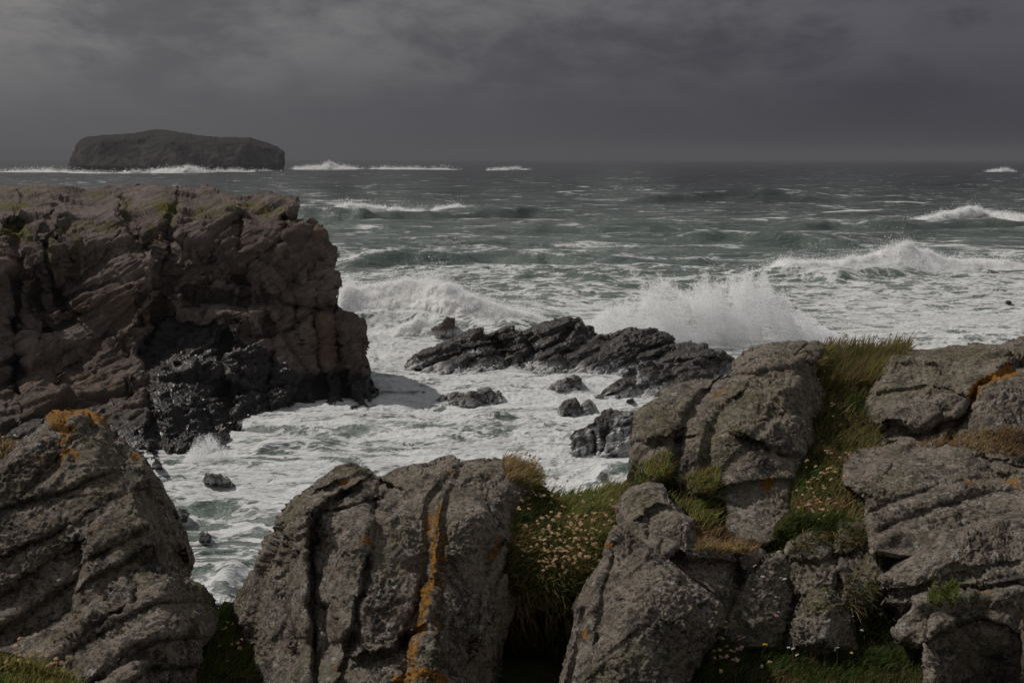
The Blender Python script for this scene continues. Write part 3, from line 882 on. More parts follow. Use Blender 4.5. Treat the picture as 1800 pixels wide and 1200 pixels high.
# ---------------------------------------------------------------- foreground: lichen covered boulders on the near shore
G_B = None
rock('lichen_boulder', 'big pointed boulder with orange lichen cap, tallest on the left', 'boulder',
     [(-330, 1080), (-250, 985), (-160, 930), (-70, 868), (-30, 830), (12, 802), (40, 778), (62, 758), (95, 727), (150, 716), (186, 734), (202, 766), (237, 789), (251, 797), (275, 837), (308, 887), (329, 942), (342, 983), (334, 1016), (300, 1040), (220, 1080), (100, 1160), (-70, 1190), (-330, 1230)],
     [(150, 718, 7.7), (100, 740, 7.45), (40, 785, 7.25), (-50, 870, 7.0), (0, 960, 6.75), (100, 900, 6.95), (170, 800, 7.25), (195, 850, 7.1), (232, 880, 6.95), (262, 950, 6.85), (240, 800, 7.75), (285, 880, 7.6), (325, 960, 7.7), (300, 985, 7.5),
      (60, 1080, 6.6), (140, 1000, 6.75), (-50, 1120, 6.4), (200, 1040, 6.75), (120, 1130, 6.7), (-200, 980, 7.0), (-300, 1090, 6.9), (-200, 1120, 6.5), (-300, 1210, 6.4)],
     M['lichen'], FORE(48, 1.15, 0.61, 1), edge=18, thick=0.37, rough=(5, 26), seed=31, key='L1', creases=[
         ([(192, 740), (215, 800), (228, 870), (250, 930)], 9, .03, .10, 60), ([(-20, 905), (40, 885), (110, 868), (160, 845)], 6, .05, .05, 50), ([(20, 970), (70, 955), (120, 925)], 6, .05, .04, 50),
         ([(-30, 1060), (40, 1020), (90, 985), (140, 960)], 8, .04, .06, 50), ([(120, 760), (100, 820), (40, 870)], 6, .04, .03, 40), ([(260, 820), (290, 890), (318, 960)], 6, .04, .05, 40),
         ([(-30, 1130), (40, 1090), (100, 1040)], 8, .05, .05, 50)],
     paints={'orange': [('l', [(95, 735), (135, 718), (185, 735)], 16, .9), ('l', [(120, 750), (112, 780), (128, 800), (105, 815)], 15, .62), ('e', 75, 808, 14, 8, 0, .6), ('e', 236, 802, 11, 11, 0, .9), ('e', 95, 770, 24, 10, -30, .45), ('e', 122, 1000, 14, 40, 10, .25)],
             'moss': [('e', 185, 790, 30, 50, 0, .55), ('e', 165, 850, 40, 60, 20, .4)]})
rock('lichen_boulder', 'wedge shaped grey boulder leaning on the right flank of the pointed boulder', 'boulder',
     [(196, 902), (233, 885), (262, 932), (268, 958), (263, 990), (238, 1020), (215, 1048), (190, 1070), (150, 1095), (122, 1082), (130, 1040), (146, 995), (146, 968), (170, 930)],
     [(232, 890, 6.85), (200, 905, 6.8), (262, 940, 6.72), (265, 985, 6.72), (160, 960, 6.66), (140, 1020, 6.6), (128, 1075, 6.55), (200, 990, 6.5), (220, 1030, 6.5), (170, 1070, 6.48)],
     M['lichen'], FORE(35, .9, 0.66, 2), edge=12, thick=0.15, rough=(3.5, 18), seed=32, key='L2', back=.6, creases=[([(150, 990), (190, 965), (250, 930)], 5, .03, .05, 30), ([(150, 1030), (200, 1000), (255, 965)], 5, .04, .04, 30)],
     paints={'orange': [('e', 178, 940, 24, 6, -35, .5), ('e', 215, 905, 14, 6, -35, .3)], 'moss': [('e', 215, 950, 50, 30, -30, .5), ('e', 240, 985, 30, 14, -40, .5)]})
rock('lichen_boulder', 'stepped slab of layered grey rock below the wedge, beside the grassy cleft', 'boulder',
     [(128, 1085), (190, 1052), (215, 1010), (245, 988), (270, 984), (302, 1000), (333, 1018), (356, 1030), (376, 1054), (386, 1085), (374, 1110), (352, 1140), (345, 1180), (348, 1250), (-300, 1290), (-300, 1215), (-70, 1170), (0, 1140), (62, 1116)],
     [(268, 988, 6.72), (333, 1020, 6.95), (378, 1060, 7.05), (380, 1090, 6.95), (290, 1030, 6.5), (340, 1090, 6.5), (345, 1200, 6.35), (260, 1100, 6.2), (250, 1200, 6.0), (150, 1110, 6.35), (80, 1150, 6.2), (100, 1210, 5.95), (-60, 1200, 6.05), (0, 1150, 6.3), (-280, 1230, 6.2)],
     M['lichen'], FORE(38, 1.0, 0.72, 3), edge=14, thick=0.20, rough=(4, 22), seed=33, key='L3', creases=[
         ([(340, 1120), (280, 1125), (230, 1150), (140, 1215)], 6, .04, -.06, 40), ([(330, 1060), (270, 1062), (200, 1100), (60, 1185)], 6, .04, -.05, 40), ([(215, 1010), (240, 1030), (235, 1060), (150, 1110)], 6, .06, -.05, 40), ([(345, 1170), (260, 1180), (200, 1230)], 6, .04, -.05, 40)],
     paints={'orange': [('e', 136, 1090, 12, 16, 30, .5), ('e', 150, 1195, 20, 5, -40, .4)], 'moss': [('e', 260, 1020, 40, 18, 10, .45), ('e', 350, 1060, 40, 40, 0, .5), ('e', 140, 1070, 12, 30, 20, .5)]})
rock('lichen_boulder', 'broad ribbed boulder split by upright cracks, orange lichen running down one crack', 'boulder',
     [(398, 1072), (430, 1020), (450, 1003), (471, 955), (488, 913), (516, 874), (555, 846), (590, 818), (618, 811), (648, 824), (657, 838), (671, 837), (702, 820), (744, 810), (752, 812), (776, 801), (793, 796), (808, 805), (812, 816),
      (846, 812), (890, 814), (925, 824), (945, 840), (930, 870), (905, 900), (903, 948), (906, 1004), (910, 1053), (898, 1096), (886, 1140), (884, 1250), (440, 1250), (428, 1165), (412, 1106)],
     [(405, 1080, 7.3), (420, 1150, 7.1), (450, 1010, 7.25), (500, 910, 7.28), (590, 822, 7.8), (650, 828, 7.9), (700, 825, 7.75), (790, 800, 7.7), (850, 815, 7.65), (930, 835, 7.9), (895, 900, 7.25), (900, 1000, 6.98), (905, 1060, 6.9), (890, 1200, 6.7),
      (500, 1000, 7.08), (540, 960, 7.0), (470, 1100, 7.0), (520, 1150, 6.85), (560, 900, 6.95), (600, 980, 6.75), (600, 1100, 6.4), (640, 900, 6.95), (700, 960, 6.7), (700, 1080, 6.32), (700, 1200, 6.0), (560, 1200, 6.3), (780, 900, 7.0), (820, 1000, 6.75), (850, 900, 7.05), (840, 1120, 6.4), (800, 1210, 6.05), (640, 850, 7.35), (760, 840, 7.3)],
     M['lichen'], FORE(72, 1.1, 0.44, 4), edge=44, thick=.28, rough=(4.5, 24), seed=34, key='C1', creases=[
         ([(604, 866), (562, 895), (548, 930), (545, 976), (548, 1060), (552, 1130), (551, 1230)], 6, .10, -.22, 70),
         ([(671, 840), (657, 881), (657, 927), (646, 990), (632, 1060), (622, 1116), (600, 1180)], 5, .09, -.07, 60),
         ([(790, 842), (760, 871), (753, 955), (750, 1025), (732, 1080), (716, 1130), (712, 1230)], 9, .10, .07, 60),
         ([(812, 820), (800, 850), (782, 880), (776, 960), (772, 1040), (768, 1100)], 6, .06, -.05, 40),
         ([(590, 850), (640, 835), (660, 842)], 6, .09, .10, 40), ([(880, 960), (862, 985), (845, 1040), (838, 1100)], 5, .05, .05, 40), ([(898, 990), (878, 1020), (868, 1060)], 5, .05, .04, 30),
         ([(575, 1070), (580, 1130), (600, 1150), (618, 1120)], 9, .10, 0, 30), ([(562, 900), (600, 895), (650, 880)], 4, .05, .06, 30), ([(700, 830), (690, 860), (665, 885)], 5, .06, .04, 30),
         ([(640, 1150), (690, 1140), (716, 1120)], 5, .04, .08, 30), ([(752, 812), (742, 830), (700, 860)], 5, .05, .03, 30)],
     paints={'orange': [('l', [(772, 890), (764, 930), (762, 985), (768, 1010), (752, 1040), (742, 1080), (735, 1120), (722, 1170)], 13, .75), ('l', [(782, 940), (778, 1000), (770, 1060), (768, 1110)], 8, .6), ('l', [(760, 900), (757, 960)], 10, .65),
                        ('e', 648, 953, 12, 6, 0, .95), ('e', 660, 938, 4, 10, 10, .8), ('l', [(876, 955), (866, 975)], 9, .95), ('e', 605, 845, 14, 6, 0, .85), ('e', 792, 830, 14, 6, 0, .6), ('e', 880, 935, 30, 9, 0, .45), ('l', [(700, 1196), (740, 1186), (780, 1192)], 14, .85), ('e', 590, 1172, 30, 9, 10, .4), ('e', 885, 1105, 16, 14, 0, .35), ('e', 880, 1150, 8, 12, 0, .5)],
             'moss': [('e', 620, 820, 40, 12, 0, .6), ('e', 850, 830, 60, 22, 0, .35), ('e', 770, 1150, 34, 30, 0, .6), ('e', 500, 900, 30, 60, 20, .4), ('e', 420, 1060, 20, 40, 0, .5)]})
rock('lichen_boulder', 'smooth triangular slab speckled with pale lichen, beside the flowering thrift', 'boulder',
     [(975, 1250), (990, 1160), (1007, 1095), (1011, 1066), (1027, 1030), (1063, 975), (1070, 938), (1084, 923), (1105, 934), (1158, 968), (1203, 1007), (1232, 1030), (1270, 1060), (1275, 1095), (1258, 1130), (1232, 1160), (1212, 1205), (1205, 1250)],
     [(1085, 928, 7.0), (1075, 970, 6.85), (1030, 1035, 6.7), (1010, 1090, 6.6), (985, 1200, 6.3), (1160, 975, 6.8), (1230, 1035, 6.65), (1270, 1070, 6.6), (1120, 1050, 6.42), (1080, 1150, 6.2), (1200, 1100, 6.35), (1240, 1150, 6.45), (1150, 1210, 6.1)],
     M['lichen'], FORE(50, .7, 0.28, 5), edge=14, thick=0.20, rough=(3.5, 22), seed=35, key='T1', back=.6, creases=[([(1030, 1030), (1020, 1100), (1000, 1200)], 6, .04, -.05, 30), ([(1080, 960), (1060, 1040), (1050, 1100)], 5, .03, -.03, 30)],
     paints={'orange': [('e', 1075, 960, 13, 6, 0, .95), ('e', 1025, 1110, 6, 11, 0, .9), ('e', 1172, 968, 6, 7, 0, .8), ('e', 1205, 1005, 7, 5, 30, .8), ('e', 1177, 1130, 10, 8, 0, .35)], 'moss': [('e', 1240, 1090, 30, 40, 0, .35)]})
rock('lichen_boulder', 'small knobbly grey boulder at the edge of the thrift bank', 'boulder',
     [(1080, 890), (1097, 864), (1136, 853), (1168, 852), (1176, 875), (1196, 893), (1212, 922), (1204, 960), (1172, 985), (1140, 975), (1100, 945), (1082, 915)],
     [(1085, 895, 7.7), (1140, 856, 7.75), (1170, 860, 7.7), (1120, 900, 7.4), (1180, 900, 7.35), (1205, 930, 7.2), (1150, 940, 7.15), (1100, 925, 7.35)],
     M['lichen'], FORE(30, 1.0, 0.55, 6), edge=11, thick=0.17, rough=(4, 16), seed=36, key='S1', back=.6, creases=[([(1140, 900), (1160, 890), (1196, 896)], 6, .07, .05, 25), ([(1142, 905), (1140, 945)], 5, .06, 0, 25)], paints={'moss': [('e', 1130, 880, 30, 14, 0, .7), ('e', 1170, 925, 24, 10, 0, .4)], 'orange': [('e', 1098, 928, 7, 6, 0, .7)]})
rock('lichen_boulder', 'curving tongue of grey rock behind the triangular slab, one orange spot', 'boulder',
     [(1150, 940), (1190, 905), (1214, 918), (1222, 950), (1260, 958), (1300, 952), (1345, 965), (1372, 1000), (1360, 1080), (1320, 1130), (1270, 1110), (1240, 1040), (1203, 1015), (1165, 985)],
     [(1160, 945, 7.05), (1200, 915, 7.15), (1260, 965, 7.1), (1330, 970, 7.3), (1200, 980, 6.9), (1280, 1010, 6.95), (1350, 1050, 7.15), (1280, 1090, 6.9), (1320, 1120, 6.95)],
     M['lichen'], FORE(-20, 1.1, 0.50, 7), edge=12, thick=0.20, rough=(4, 18), seed=37, key='S2', back=.6, creases=[([(1170, 960), (1215, 990), (1265, 990), (1300, 1000)], 6, .05, .12, 30), ([(1290, 960), (1310, 1020), (1300, 1090)], 6, .06, .05, 30)],
     paints={'orange': [('e', 1262, 985, 17, 6, -6, 1.0), ('e', 1300, 1060, 14, 30, 0, .3)], 'moss': [('e', 1230, 950, 30, 10, 0, .4), ('e', 1300, 1040, 30, 50, 0, .35)]})
rock('lichen_boulder', 'large rounded grey green outcrop standing against the surf, left of the tall grass', 'boulder',
     [(1104, 828), (1108, 774), (1116, 733), (1129, 712), (1152, 698), (1171, 679), (1193, 673), (1249, 666), (1279, 654), (1291, 632), (1304, 618), (1332, 607), (1354, 601), (1393, 598), (1435, 599), (1462, 612), (1446, 632), (1434, 655), (1452, 690), (1444, 722), (1428, 745), (1434, 772), (1412, 800), (1404, 836),
      (1402, 900), (1396, 950), (1350, 968), (1300, 958), (1268, 930), (1262, 890), (1220, 880), (1180, 850), (1140, 850)],
     [(1110, 825, 8.35), (1115, 740, 8.6), (1155, 702, 8.8), (1195, 680, 9.1), (1250, 670, 9.3), (1300, 625, 9.6), (1390, 602, 9.8), (1450, 615, 9.9), (1160, 760, 8.2), (1150, 830, 8.1), (1210, 750, 8.3), (1210, 830, 8.0), (1250, 720, 8.6), (1330, 650, 9.0), (1400, 640, 9.15), (1440, 720, 9.0), (1300, 750, 8.2), (1370, 740, 8.4), (1280, 850, 7.75),
      (1350, 830, 8.0), (1410, 820, 8.2), (1330, 900, 7.6), (1390, 900, 7.7), (1330, 955, 7.45), (1268, 920, 7.7)],
     M['lichen'], FORE(30, 1.35, 0.50, 8), edge=17, thick=0.31, rough=(5, 22), seed=38, key='R1', creases=[
         ([(1240, 690), (1205, 730), (1190, 770), (1182, 840)], 8, .12, -.10, 50), ([(1290, 700), (1250, 740), (1240, 800), (1245, 860)], 8, .07, -.08, 50), ([(1300, 660), (1350, 655), (1430, 640)], 6, .05, .10, 40), ([(1330, 780), (1370, 800), (1420, 810)], 6, .08, .06, 40),
         ([(1262, 862), (1320, 852), (1400, 846)], 5, .05, .06, 40), ([(1370, 700), (1350, 740), (1310, 790), (1270, 830)], 6, .04, .04, 50), ([(1120, 780), (1160, 775), (1185, 770)], 5, .05, .05, 30), ([(1310, 640), (1340, 625), (1400, 620)], 5, .05, .04, 30)],
     paints={'orange': [('e', 1262, 690, 22, 7, -25, .55), ('e', 1352, 849, 12, 13, 30, .95), ('e', 1460, 610, 14, 6, 0, .8), ('e', 1176, 805, 10, 18, 20, .5), ('e', 1345, 601, 20, 4, 0, .5)],
             'moss': [('e', 1150, 740, 60, 40, 0, .5), ('e', 1270, 770, 60, 60, 0, .65), ('e', 1290, 700, 60, 30, -30, .6), ('e', 1345, 700, 50, 50, 0, .5), ('e', 1390, 620, 60, 20, 0, .35), ('e', 1150, 835, 40, 20, 0, .6), ('e', 1240, 820, 12, 50, 0, .7)]})
rock('lichen_boulder', 'rounded dark outcrop at the top right with orange lichen along a diagonal crack', 'boulder',
     [(1514, 790), (1518, 753), (1519, 708), (1531, 678), (1547, 654), (1553, 636), (1572, 622), (1608, 616), (1680, 608), (1760, 604), (1790, 594), (1830, 580), (1880, 588), (1960, 604), (2060, 640), (2150, 700), (2200, 800), (2180, 860), (2000, 850), (1800, 830), (1660, 815), (1560, 806)],
     [(1520, 785, 8.95), (1522, 710, 9.4), (1550, 650, 9.8), (1610, 620, 10.2), (1700, 610, 10.4), (1800, 596, 10.6), (1580, 720, 9.1), (1560, 780, 8.75), (1650, 680, 9.3), (1660, 770, 8.85), (1700, 720, 9.0), (1750, 660, 9.3), (1770, 750, 8.7), (1870, 650, 9.4), (1870, 780, 8.7), (1610, 785, 8.8), (1980, 640, 9.6), (1980, 800, 8.7), (2150, 720, 9.6), (2160, 830, 8.9)],
     M['lichen'], FORE(18, 1.3, 0.55, 9), edge=17, thick=0.31, rough=(5, 24), seed=39, key='R2', creases=[
         ([(1830, 620), (1747, 660), (1720, 682), (1688, 738), (1665, 770)], 7, .12, -.10, 60), ([(1550, 690), (1620, 680), (1680, 690)], 6, .06, .07, 40), ([(1560, 750), (1620, 765), (1670, 740)], 10, .14, .10, 40), ([(1560, 640), (1640, 636), (1740, 640)], 6, .05, .05, 40), ([(1640, 700), (1660, 720), (1640, 760)], 8, .08, 0, 30)],
     paints={'orange': [('l', [(1778, 648), (1745, 664), (1722, 680), (1708, 700)], 13, .85), ('l', [(1702, 716), (1690, 735)], 8, .75)], 'moss': [('e', 1640, 660, 90, 40, 0, .5), ('e', 1540, 720, 25, 60, 0, .4), ('e', 1720, 620, 90, 14, 0, .6)]})
rock('lichen_boulder', 'broad pale speckled slab under the dry grass ledge on the right', 'boulder',
     [(1478, 850), (1482, 804), (1507, 789), (1565, 783), (1640, 788), (1690, 780), (1722, 783), (1748, 786), (1777, 786), (1800, 788), (1880, 792), (2000, 810), (2150, 830), (2230, 900), (2200, 980), (2000, 960), (1880, 930), (1700, 960), (1600, 985), (1530, 975), (1520, 920), (1520, 876), (1500, 862)],
     [(1482, 830, 8.1), (1510, 792, 8.5), (1600, 788, 8.65), (1720, 786, 8.7), (1790, 815, 8.5), (1870, 820, 8.4), (1530, 860, 7.75), (1600, 840, 7.95), (1700, 840, 7.95), (1525, 930, 7.35), (1600, 930, 7.35), (1700, 900, 7.55), (1800, 870, 7.8), (1870, 880, 7.8), (2000, 830, 8.5), (2000, 920, 7.9), (2180, 860, 8.6), (2180, 960, 8.0)],
     M['lichen'], FORE(22, 1.0, 0.66, 10), edge=14, thick=0.20, rough=(4.5, 22), seed=40, key='R3', creases=[
         ([(1524, 905), (1580, 880), (1640, 862), (1720, 845), (1790, 838)], 7, .08, -.09, 40), ([(1540, 940), (1620, 905), (1700, 880), (1800, 862)], 7, .07, -.08, 40), ([(1485, 845), (1540, 850), (1580, 830)], 6, .05, -.05, 30), ([(1740, 800), (1745, 830), (1790, 850)], 6, .05, .03, 30)],
     paints={'orange': [('e', 1705, 853, 14, 4, -8, .8), ('e', 1780, 848, 20, 10, 0, .7), ('e', 1712, 785, 16, 4, 0, .5)], 'moss': [('e', 1560, 850, 60, 30, -20, .45), ('e', 1690, 905, 30, 6, -25, .7), ('e', 1770, 830, 60, 30, 0, .4)]})
rock('lichen_boulder', 'long diagonal slab with weathered ledges at the right edge, below the pale slab', 'boulder',
     [(1530, 1000), (1536, 940), (1580, 928), (1640, 905), (1700, 885), (1760, 872), (1810, 862), (1880, 858), (2000, 880), (2140, 930), (2220, 1020), (2200, 1150), (2040, 1170), (1880, 1140), (1790, 1120), (1720, 1090), (1650, 1096), (1632, 1140), (1612, 1140), (1578, 1118), (1572, 1080), (1552, 1060), (1546, 1034)],
     [(1535, 960, 7.25), (1600, 925, 7.35), (1700, 890, 7.5), (1800, 868, 7.7), (1870, 860, 7.7), (1550, 1040, 6.85), (1575, 1100, 6.75), (1620, 1010, 6.75), (1700, 960, 6.95), (1800, 940, 7.05), (1640, 1080, 6.65), (1740, 1050, 6.65), (1820, 1060, 6.6), (1870, 1000, 6.8), (2000, 960, 7.2), (2000, 1090, 6.7), (2160, 1000, 7.5), (2160, 1120, 6.9)],
     M['lichen'], FORE(30, 1.15, 0.66, 11), edge=14, thick=0.20, rough=(4.5, 20), seed=41, key='R4', creases=[
         ([(1540, 1010), (1575, 985), (1610, 960), (1690, 925), (1800, 900)], 6, .06, -.10, 40), ([(1556, 1050), (1620, 1040), (1680, 1010), (1790, 990)], 6, .06, -.06, 40), ([(1590, 1090), (1610, 1050), (1690, 1045), (1800, 1030)], 6, .06, -.05, 40), ([(1575, 940), (1570, 985), (1540, 1010)], 6, .08, .05, 30)],
     paints={'orange': [('e', 1728, 1044, 24, 6, 0, .6), ('e', 1790, 1050, 16, 16, 0, .4), ('e', 1540, 1062, 6, 4, 0, .5)], 'moss': [('e', 1660, 1045, 30, 16, -10, .9), ('e', 1560, 970, 16, 30, 0, .3)]})
rock('lichen_boulder', 'squared block with a shadowed front face in the bottom right corner', 'boulder',
     [(1628, 1250), (1626, 1150), (1634, 1080), (1648, 1062), (1700, 1060), (1745, 1050), (1790, 1070), (1810, 1080), (1880, 1090), (1990, 1120), (2090, 1180), (2120, 1260)],
     [(1640, 1075, 6.55), (1700, 1064, 6.62), (1780, 1072, 6.6), (1870, 1095, 6.55), (1640, 1110, 6.35), (1720, 1095, 6.4), (1780, 1090, 6.4), (1640, 1200, 6.25), (1720, 1150, 6.55), (1760, 1200, 6.6), (1680, 1220, 6.5), (1850, 1150, 6.2), (1850, 1230, 6.05), (1990, 1150, 6.5), (2000, 1240, 6.1), (2080, 1230, 6.6)],
     M['lichen'], FORE(20, .8, 0.50, 12), edge=10, thick=0.17, rough=(4, 22), seed=42, key='R5', back=.7, creases=[([(1644, 1120), (1690, 1090), (1740, 1078), (1786, 1084), (1792, 1130), (1790, 1200)], 6, .05, .13, 60), ([(1800, 1250), (1806, 1180), (1830, 1140)], 6, .06, -.06, 30)],
     paints={'orange': [('e', 1634, 1100, 5, 16, 0, .7), ('e', 1790, 1078, 16, 6, 0, .8), ('e', 1800, 1170, 10, 40, 0, .35)], 'moss': [('e', 1650, 1066, 24, 8, 0, .6)]})
rock('lichen_boulder', 'small lichen lump in front of the mossy bedrock face in the hollow', 'boulder',
     [(1370, 1150), (1384, 1105), (1398, 1062), (1416, 1024), (1440, 1006), (1464, 1018), (1484, 1058), (1502, 1100), (1520, 1150)],
     [(1390, 1130, 6.85), (1505, 1130, 6.85), (1440, 1012, 7.12), (1440, 1060, 6.9), (1448, 1120, 6.75)], M['lichen'], FORE(10, 0.8, 0.28, 13), edge=21, thick=0.17, rough=(5, 18), seed=43, key='R6', back=.4, paints={'moss': [('e', 1435, 1040, 40, 50, 0, .95)]})
rock('lichen_boulder', 'dark low rock at the foot of the curving tongue in the hollow', 'boulder',
     [(1250, 1150), (1268, 1085), (1300, 1020), (1340, 975), (1385, 962), (1412, 1000), (1408, 1060), (1392, 1110), (1385, 1150)],
     [(1265, 1140, 6.85), (1375, 1130, 6.9), (1385, 970, 7.3), (1340, 985, 7.2), (1300, 1040, 7.0), (1340, 1090, 6.85), (1400, 1050, 7.1)], M['lichen'], FORE(10, 1.0, 0.33, 14), edge=12, thick=0.20, rough=(5, 16), seed=44, key='R7', back=.4, paints={'moss': [('e', 1330, 1110, 60, 60, 0, .5)], 'orange': [('e', 1300, 1090, 14, 16, 0, .35)]})
rock('lichen_boulder', 'dark mossy bedrock face at the back of the shaded hollow, above the small lichen lump', 'boulder',
     [(1378, 1020), (1384, 950), (1412, 918), (1450, 922), (1478, 908), (1520, 918), (1556, 942), (1566, 1010), (1548, 1066), (1500, 1080), (1440, 1058), (1400, 1050)],
     [(1390, 960, 7.34), (1450, 925, 7.42), (1540, 940, 7.36), (1400, 1040, 7.12), (1470, 1000, 7.1), (1480, 1065, 6.98), (1555, 1020, 7.08), (1430, 980, 7.2)],
     M['lichen'], FORE(40, 1.1, .5, 15), edge=14, thick=.18, rough=(6, 20), seed=45, key='R8', back=.4, creases=[([(1468, 905), (1462, 960), (1478, 1020), (1470, 1080)], 6, .07, .06, 40), ([(1390, 985), (1440, 990), (1480, 975)], 5, .05, .05, 30)],
     paints={'moss': [('e', 1470, 940, 100, 40, 0, .8), ('e', 1400, 1000, 40, 60, 0, .6), ('e', 1540, 1000, 40, 60, 0, .7)]})
# ---------------------------------------------------------------- ground of the near shore
def build_ground():
    xs = np.linspace(-40, 40, 260)
    ys = np.linspace(-30, 22, 190)
    X, Y = np.meshgrid(xs, ys)
    z = 13.25 - 0.17 * np.clip(Y, 0, 6.4) - 0.02 * np.clip(-Y, 0, 30)
    edge = 7.4 + 2.6 * sstep(-0.2, 1.6, X) + 0.5 * np.sin(X * 0.7) * (np.abs(X) > 3) + 1.0 * sstep(-2.6, -3.6, X)
    z = z + 0.9 * sstep(2.9, 4.4, X) + 0.7 * sstep(-2.7, -3.8, X)
    z = z + 0.12 * np.clip(Y - 6.4, 0, 4) * sstep(0.8, 2.0, X)
    z = z - 1.7 * np.clip(Y - edge, 0, 99) - 0.12 * np.clip(Y - edge, 0, 99) ** 2
    p = np.column_stack([X.ravel(), Y.ravel(), np.zeros(X.size)])
    z = z + 0.14 * fbm(p, 0.7, 4).reshape(X.shape) - 0.06
    z = np.maximum(z, -4.5)
    V = np.column_stack([X.ravel(), Y.ravel(), z.ravel()])
    n = len(xs)
    j, i = np.meshgrid(np.arange(len(ys) - 1), np.arange(n - 1), indexing='ij')
    b = (j * n + i).ravel()
    o = link_mesh('ground', V, [np.column_stack([b, b + 1, b + n + 1, b + n])], M['turf'], recentre=False)
    tag(o, 'turfy soil of the near shore under the boulders', 'ground', kind='structure')
    k = (np.abs(V[:, 0]) > 2.4) & (np.abs(V[:, 0]) < 7) & (V[:, 1] > 3.5) & (V[:, 2] > 11.3)
    SURF['ground'] = (V[k], np.tile([0, 0, 1.0], (k.sum(), 1)), V[k, 0] * 100, V[k, 1] * 100)


build_ground()

d_turf = (lambda p, px, py: 0.05 * fbm(p, 2.5, 4, 0.6) + 0.03 * fbm(p, 9, 3, 0.6),)
rock('turf_bank', 'bank of turf sagging between the ribbed boulder and the triangular slab', 'turf bank',
     [(872, 840), (905, 826), (930, 832), (950, 852), (966, 870), (986, 874), (1030, 866), (1090, 854), (1120, 862), (1120, 950), (1080, 1000), (1040, 1060), (1010, 1110), (995, 1250), (870, 1250), (880, 1000)],
     [(890, 838, 7.75), (930, 836, 8.0), (975, 873, 8.25), (1050, 863, 8.4), (1110, 862, 8.3), (900, 950, 7.2), (960, 930, 7.5), (1050, 940, 7.4), (930, 1040, 7.05), (1000, 1040, 7.05), (920, 1085, 7.1), (990, 1085, 7.05), (930, 1150, 7.35), (930, 1230, 7.1), (985, 1200, 7.1)],
     M['turf'], d_turf, step=2.2, edge=14, thick=.2, rough=(5, 18), seed=51, key='M1', back=.6, creases=[([(885, 1092), (940, 1090), (1010, 1085)], 10, 0, .12, 60)])
rock('turf_bank', 'gully of turf running down between the two large right hand outcrops', 'turf bank',
     [(1415, 640), (1440, 618), (1470, 612), (1520, 610), (1600, 612), (1610, 660), (1560, 720), (1545, 800), (1545, 900), (1530, 960), (1470, 940), (1400, 935), (1385, 900), (1360, 800), (1400, 720)],
     [(1440, 622, 10.2), (1520, 616, 10.5), (1590, 620, 10.5), (1420, 700, 9.4), (1500, 690, 9.7), (1560, 700, 9.7), (1480, 790, 8.75), (1430, 800, 8.5), (1390, 840, 8.25), (1460, 880, 7.9), (1530, 880, 7.9), (1450, 930, 7.5), (1530, 950, 7.5)],
     M['turf'], d_turf, step=2.2, edge=12, thick=.2, rough=(4, 18), seed=52, key='M2', back=.8)
rock('turf_bank', 'sloping turf ledge at the foot of the rounded outcrop', 'turf bank',
     [(1095, 858), (1110, 815), (1180, 800), (1250, 815), (1300, 840), (1320, 940), (1340, 1000), (1280, 1010), (1200, 960), (1150, 900)],
     [(1100, 855, 8.3), (1150, 830, 8.35), (1250, 830, 8.3), (1300, 850, 8.2), (1180, 880, 7.85), (1260, 900, 7.75), (1230, 950, 7.4), (1310, 980, 7.5)],
     M['turf'], d_turf, step=2.2, edge=10, thick=.15, rough=(4, 18), seed=57, key='M7', back=.6)
rock('turf_bank', 'shaded hollow of turf sloping down to the bottom right corner', 'turf bank',
     [(1170, 1250), (1230, 1150), (1262, 1080), (1300, 980), (1380, 900), (1480, 905), (1560, 930), (1580, 1060), (1600, 1120), (1660, 1160), (1660, 1250)],
     [(1180, 1240, 6.3), (1240, 1140, 6.75), (1300, 1000, 7.5), (1390, 910, 7.5), (1480, 915, 7.52), (1550, 935, 7.45), (1400, 980, 7.38), (1500, 980, 7.32), (1330, 1080, 7.2), (1430, 1060, 7.15), (1540, 1060, 7.1), (1320, 1150, 6.85), (1450, 1140, 6.95), (1580, 1140, 6.8), (1350, 1230, 6.3), (1500, 1230, 6.35), (1640, 1230, 6.3)],
     M['turf'], d_turf, step=2.2, edge=12, thick=.2, rough=(4, 18), seed=53, key='M3', back=.6)
rock('turf_bank', 'narrow wedge of turf in the cleft between the left boulders and the ribbed boulder', 'turf bank',
     [(330, 1250), (335, 1150), (360, 1100), (380, 1080), (395, 1064), (412, 1066), (430, 1090), (445, 1160), (455, 1250)],
     [(340, 1150, 7.0), (395, 1068, 7.6), (385, 1110, 7.3), (425, 1100, 7.35), (390, 1180, 6.9), (350, 1240, 6.5), (445, 1230, 6.7)],
     M['turf'], d_turf, step=2.2, edge=10, thick=.15, rough=(4, 18), seed=54, key='M4', back=.5)
rock('turf_bank', 'strip of turf along the bottom left corner below the slabs', 'turf bank',
     [(-70, 1160), (0, 1150), (60, 1165), (130, 1185), (160, 1250), (-70, 1250)],
     [(-60, 1170, 5.95), (60, 1175, 5.9), (140, 1200, 5.85), (0, 1240, 5.6), (140, 1245, 5.7)],
     M['turf'], d_turf, step=2.2, edge=10, thick=.12, rough=(4, 18), seed=55, key='M5', back=.3)
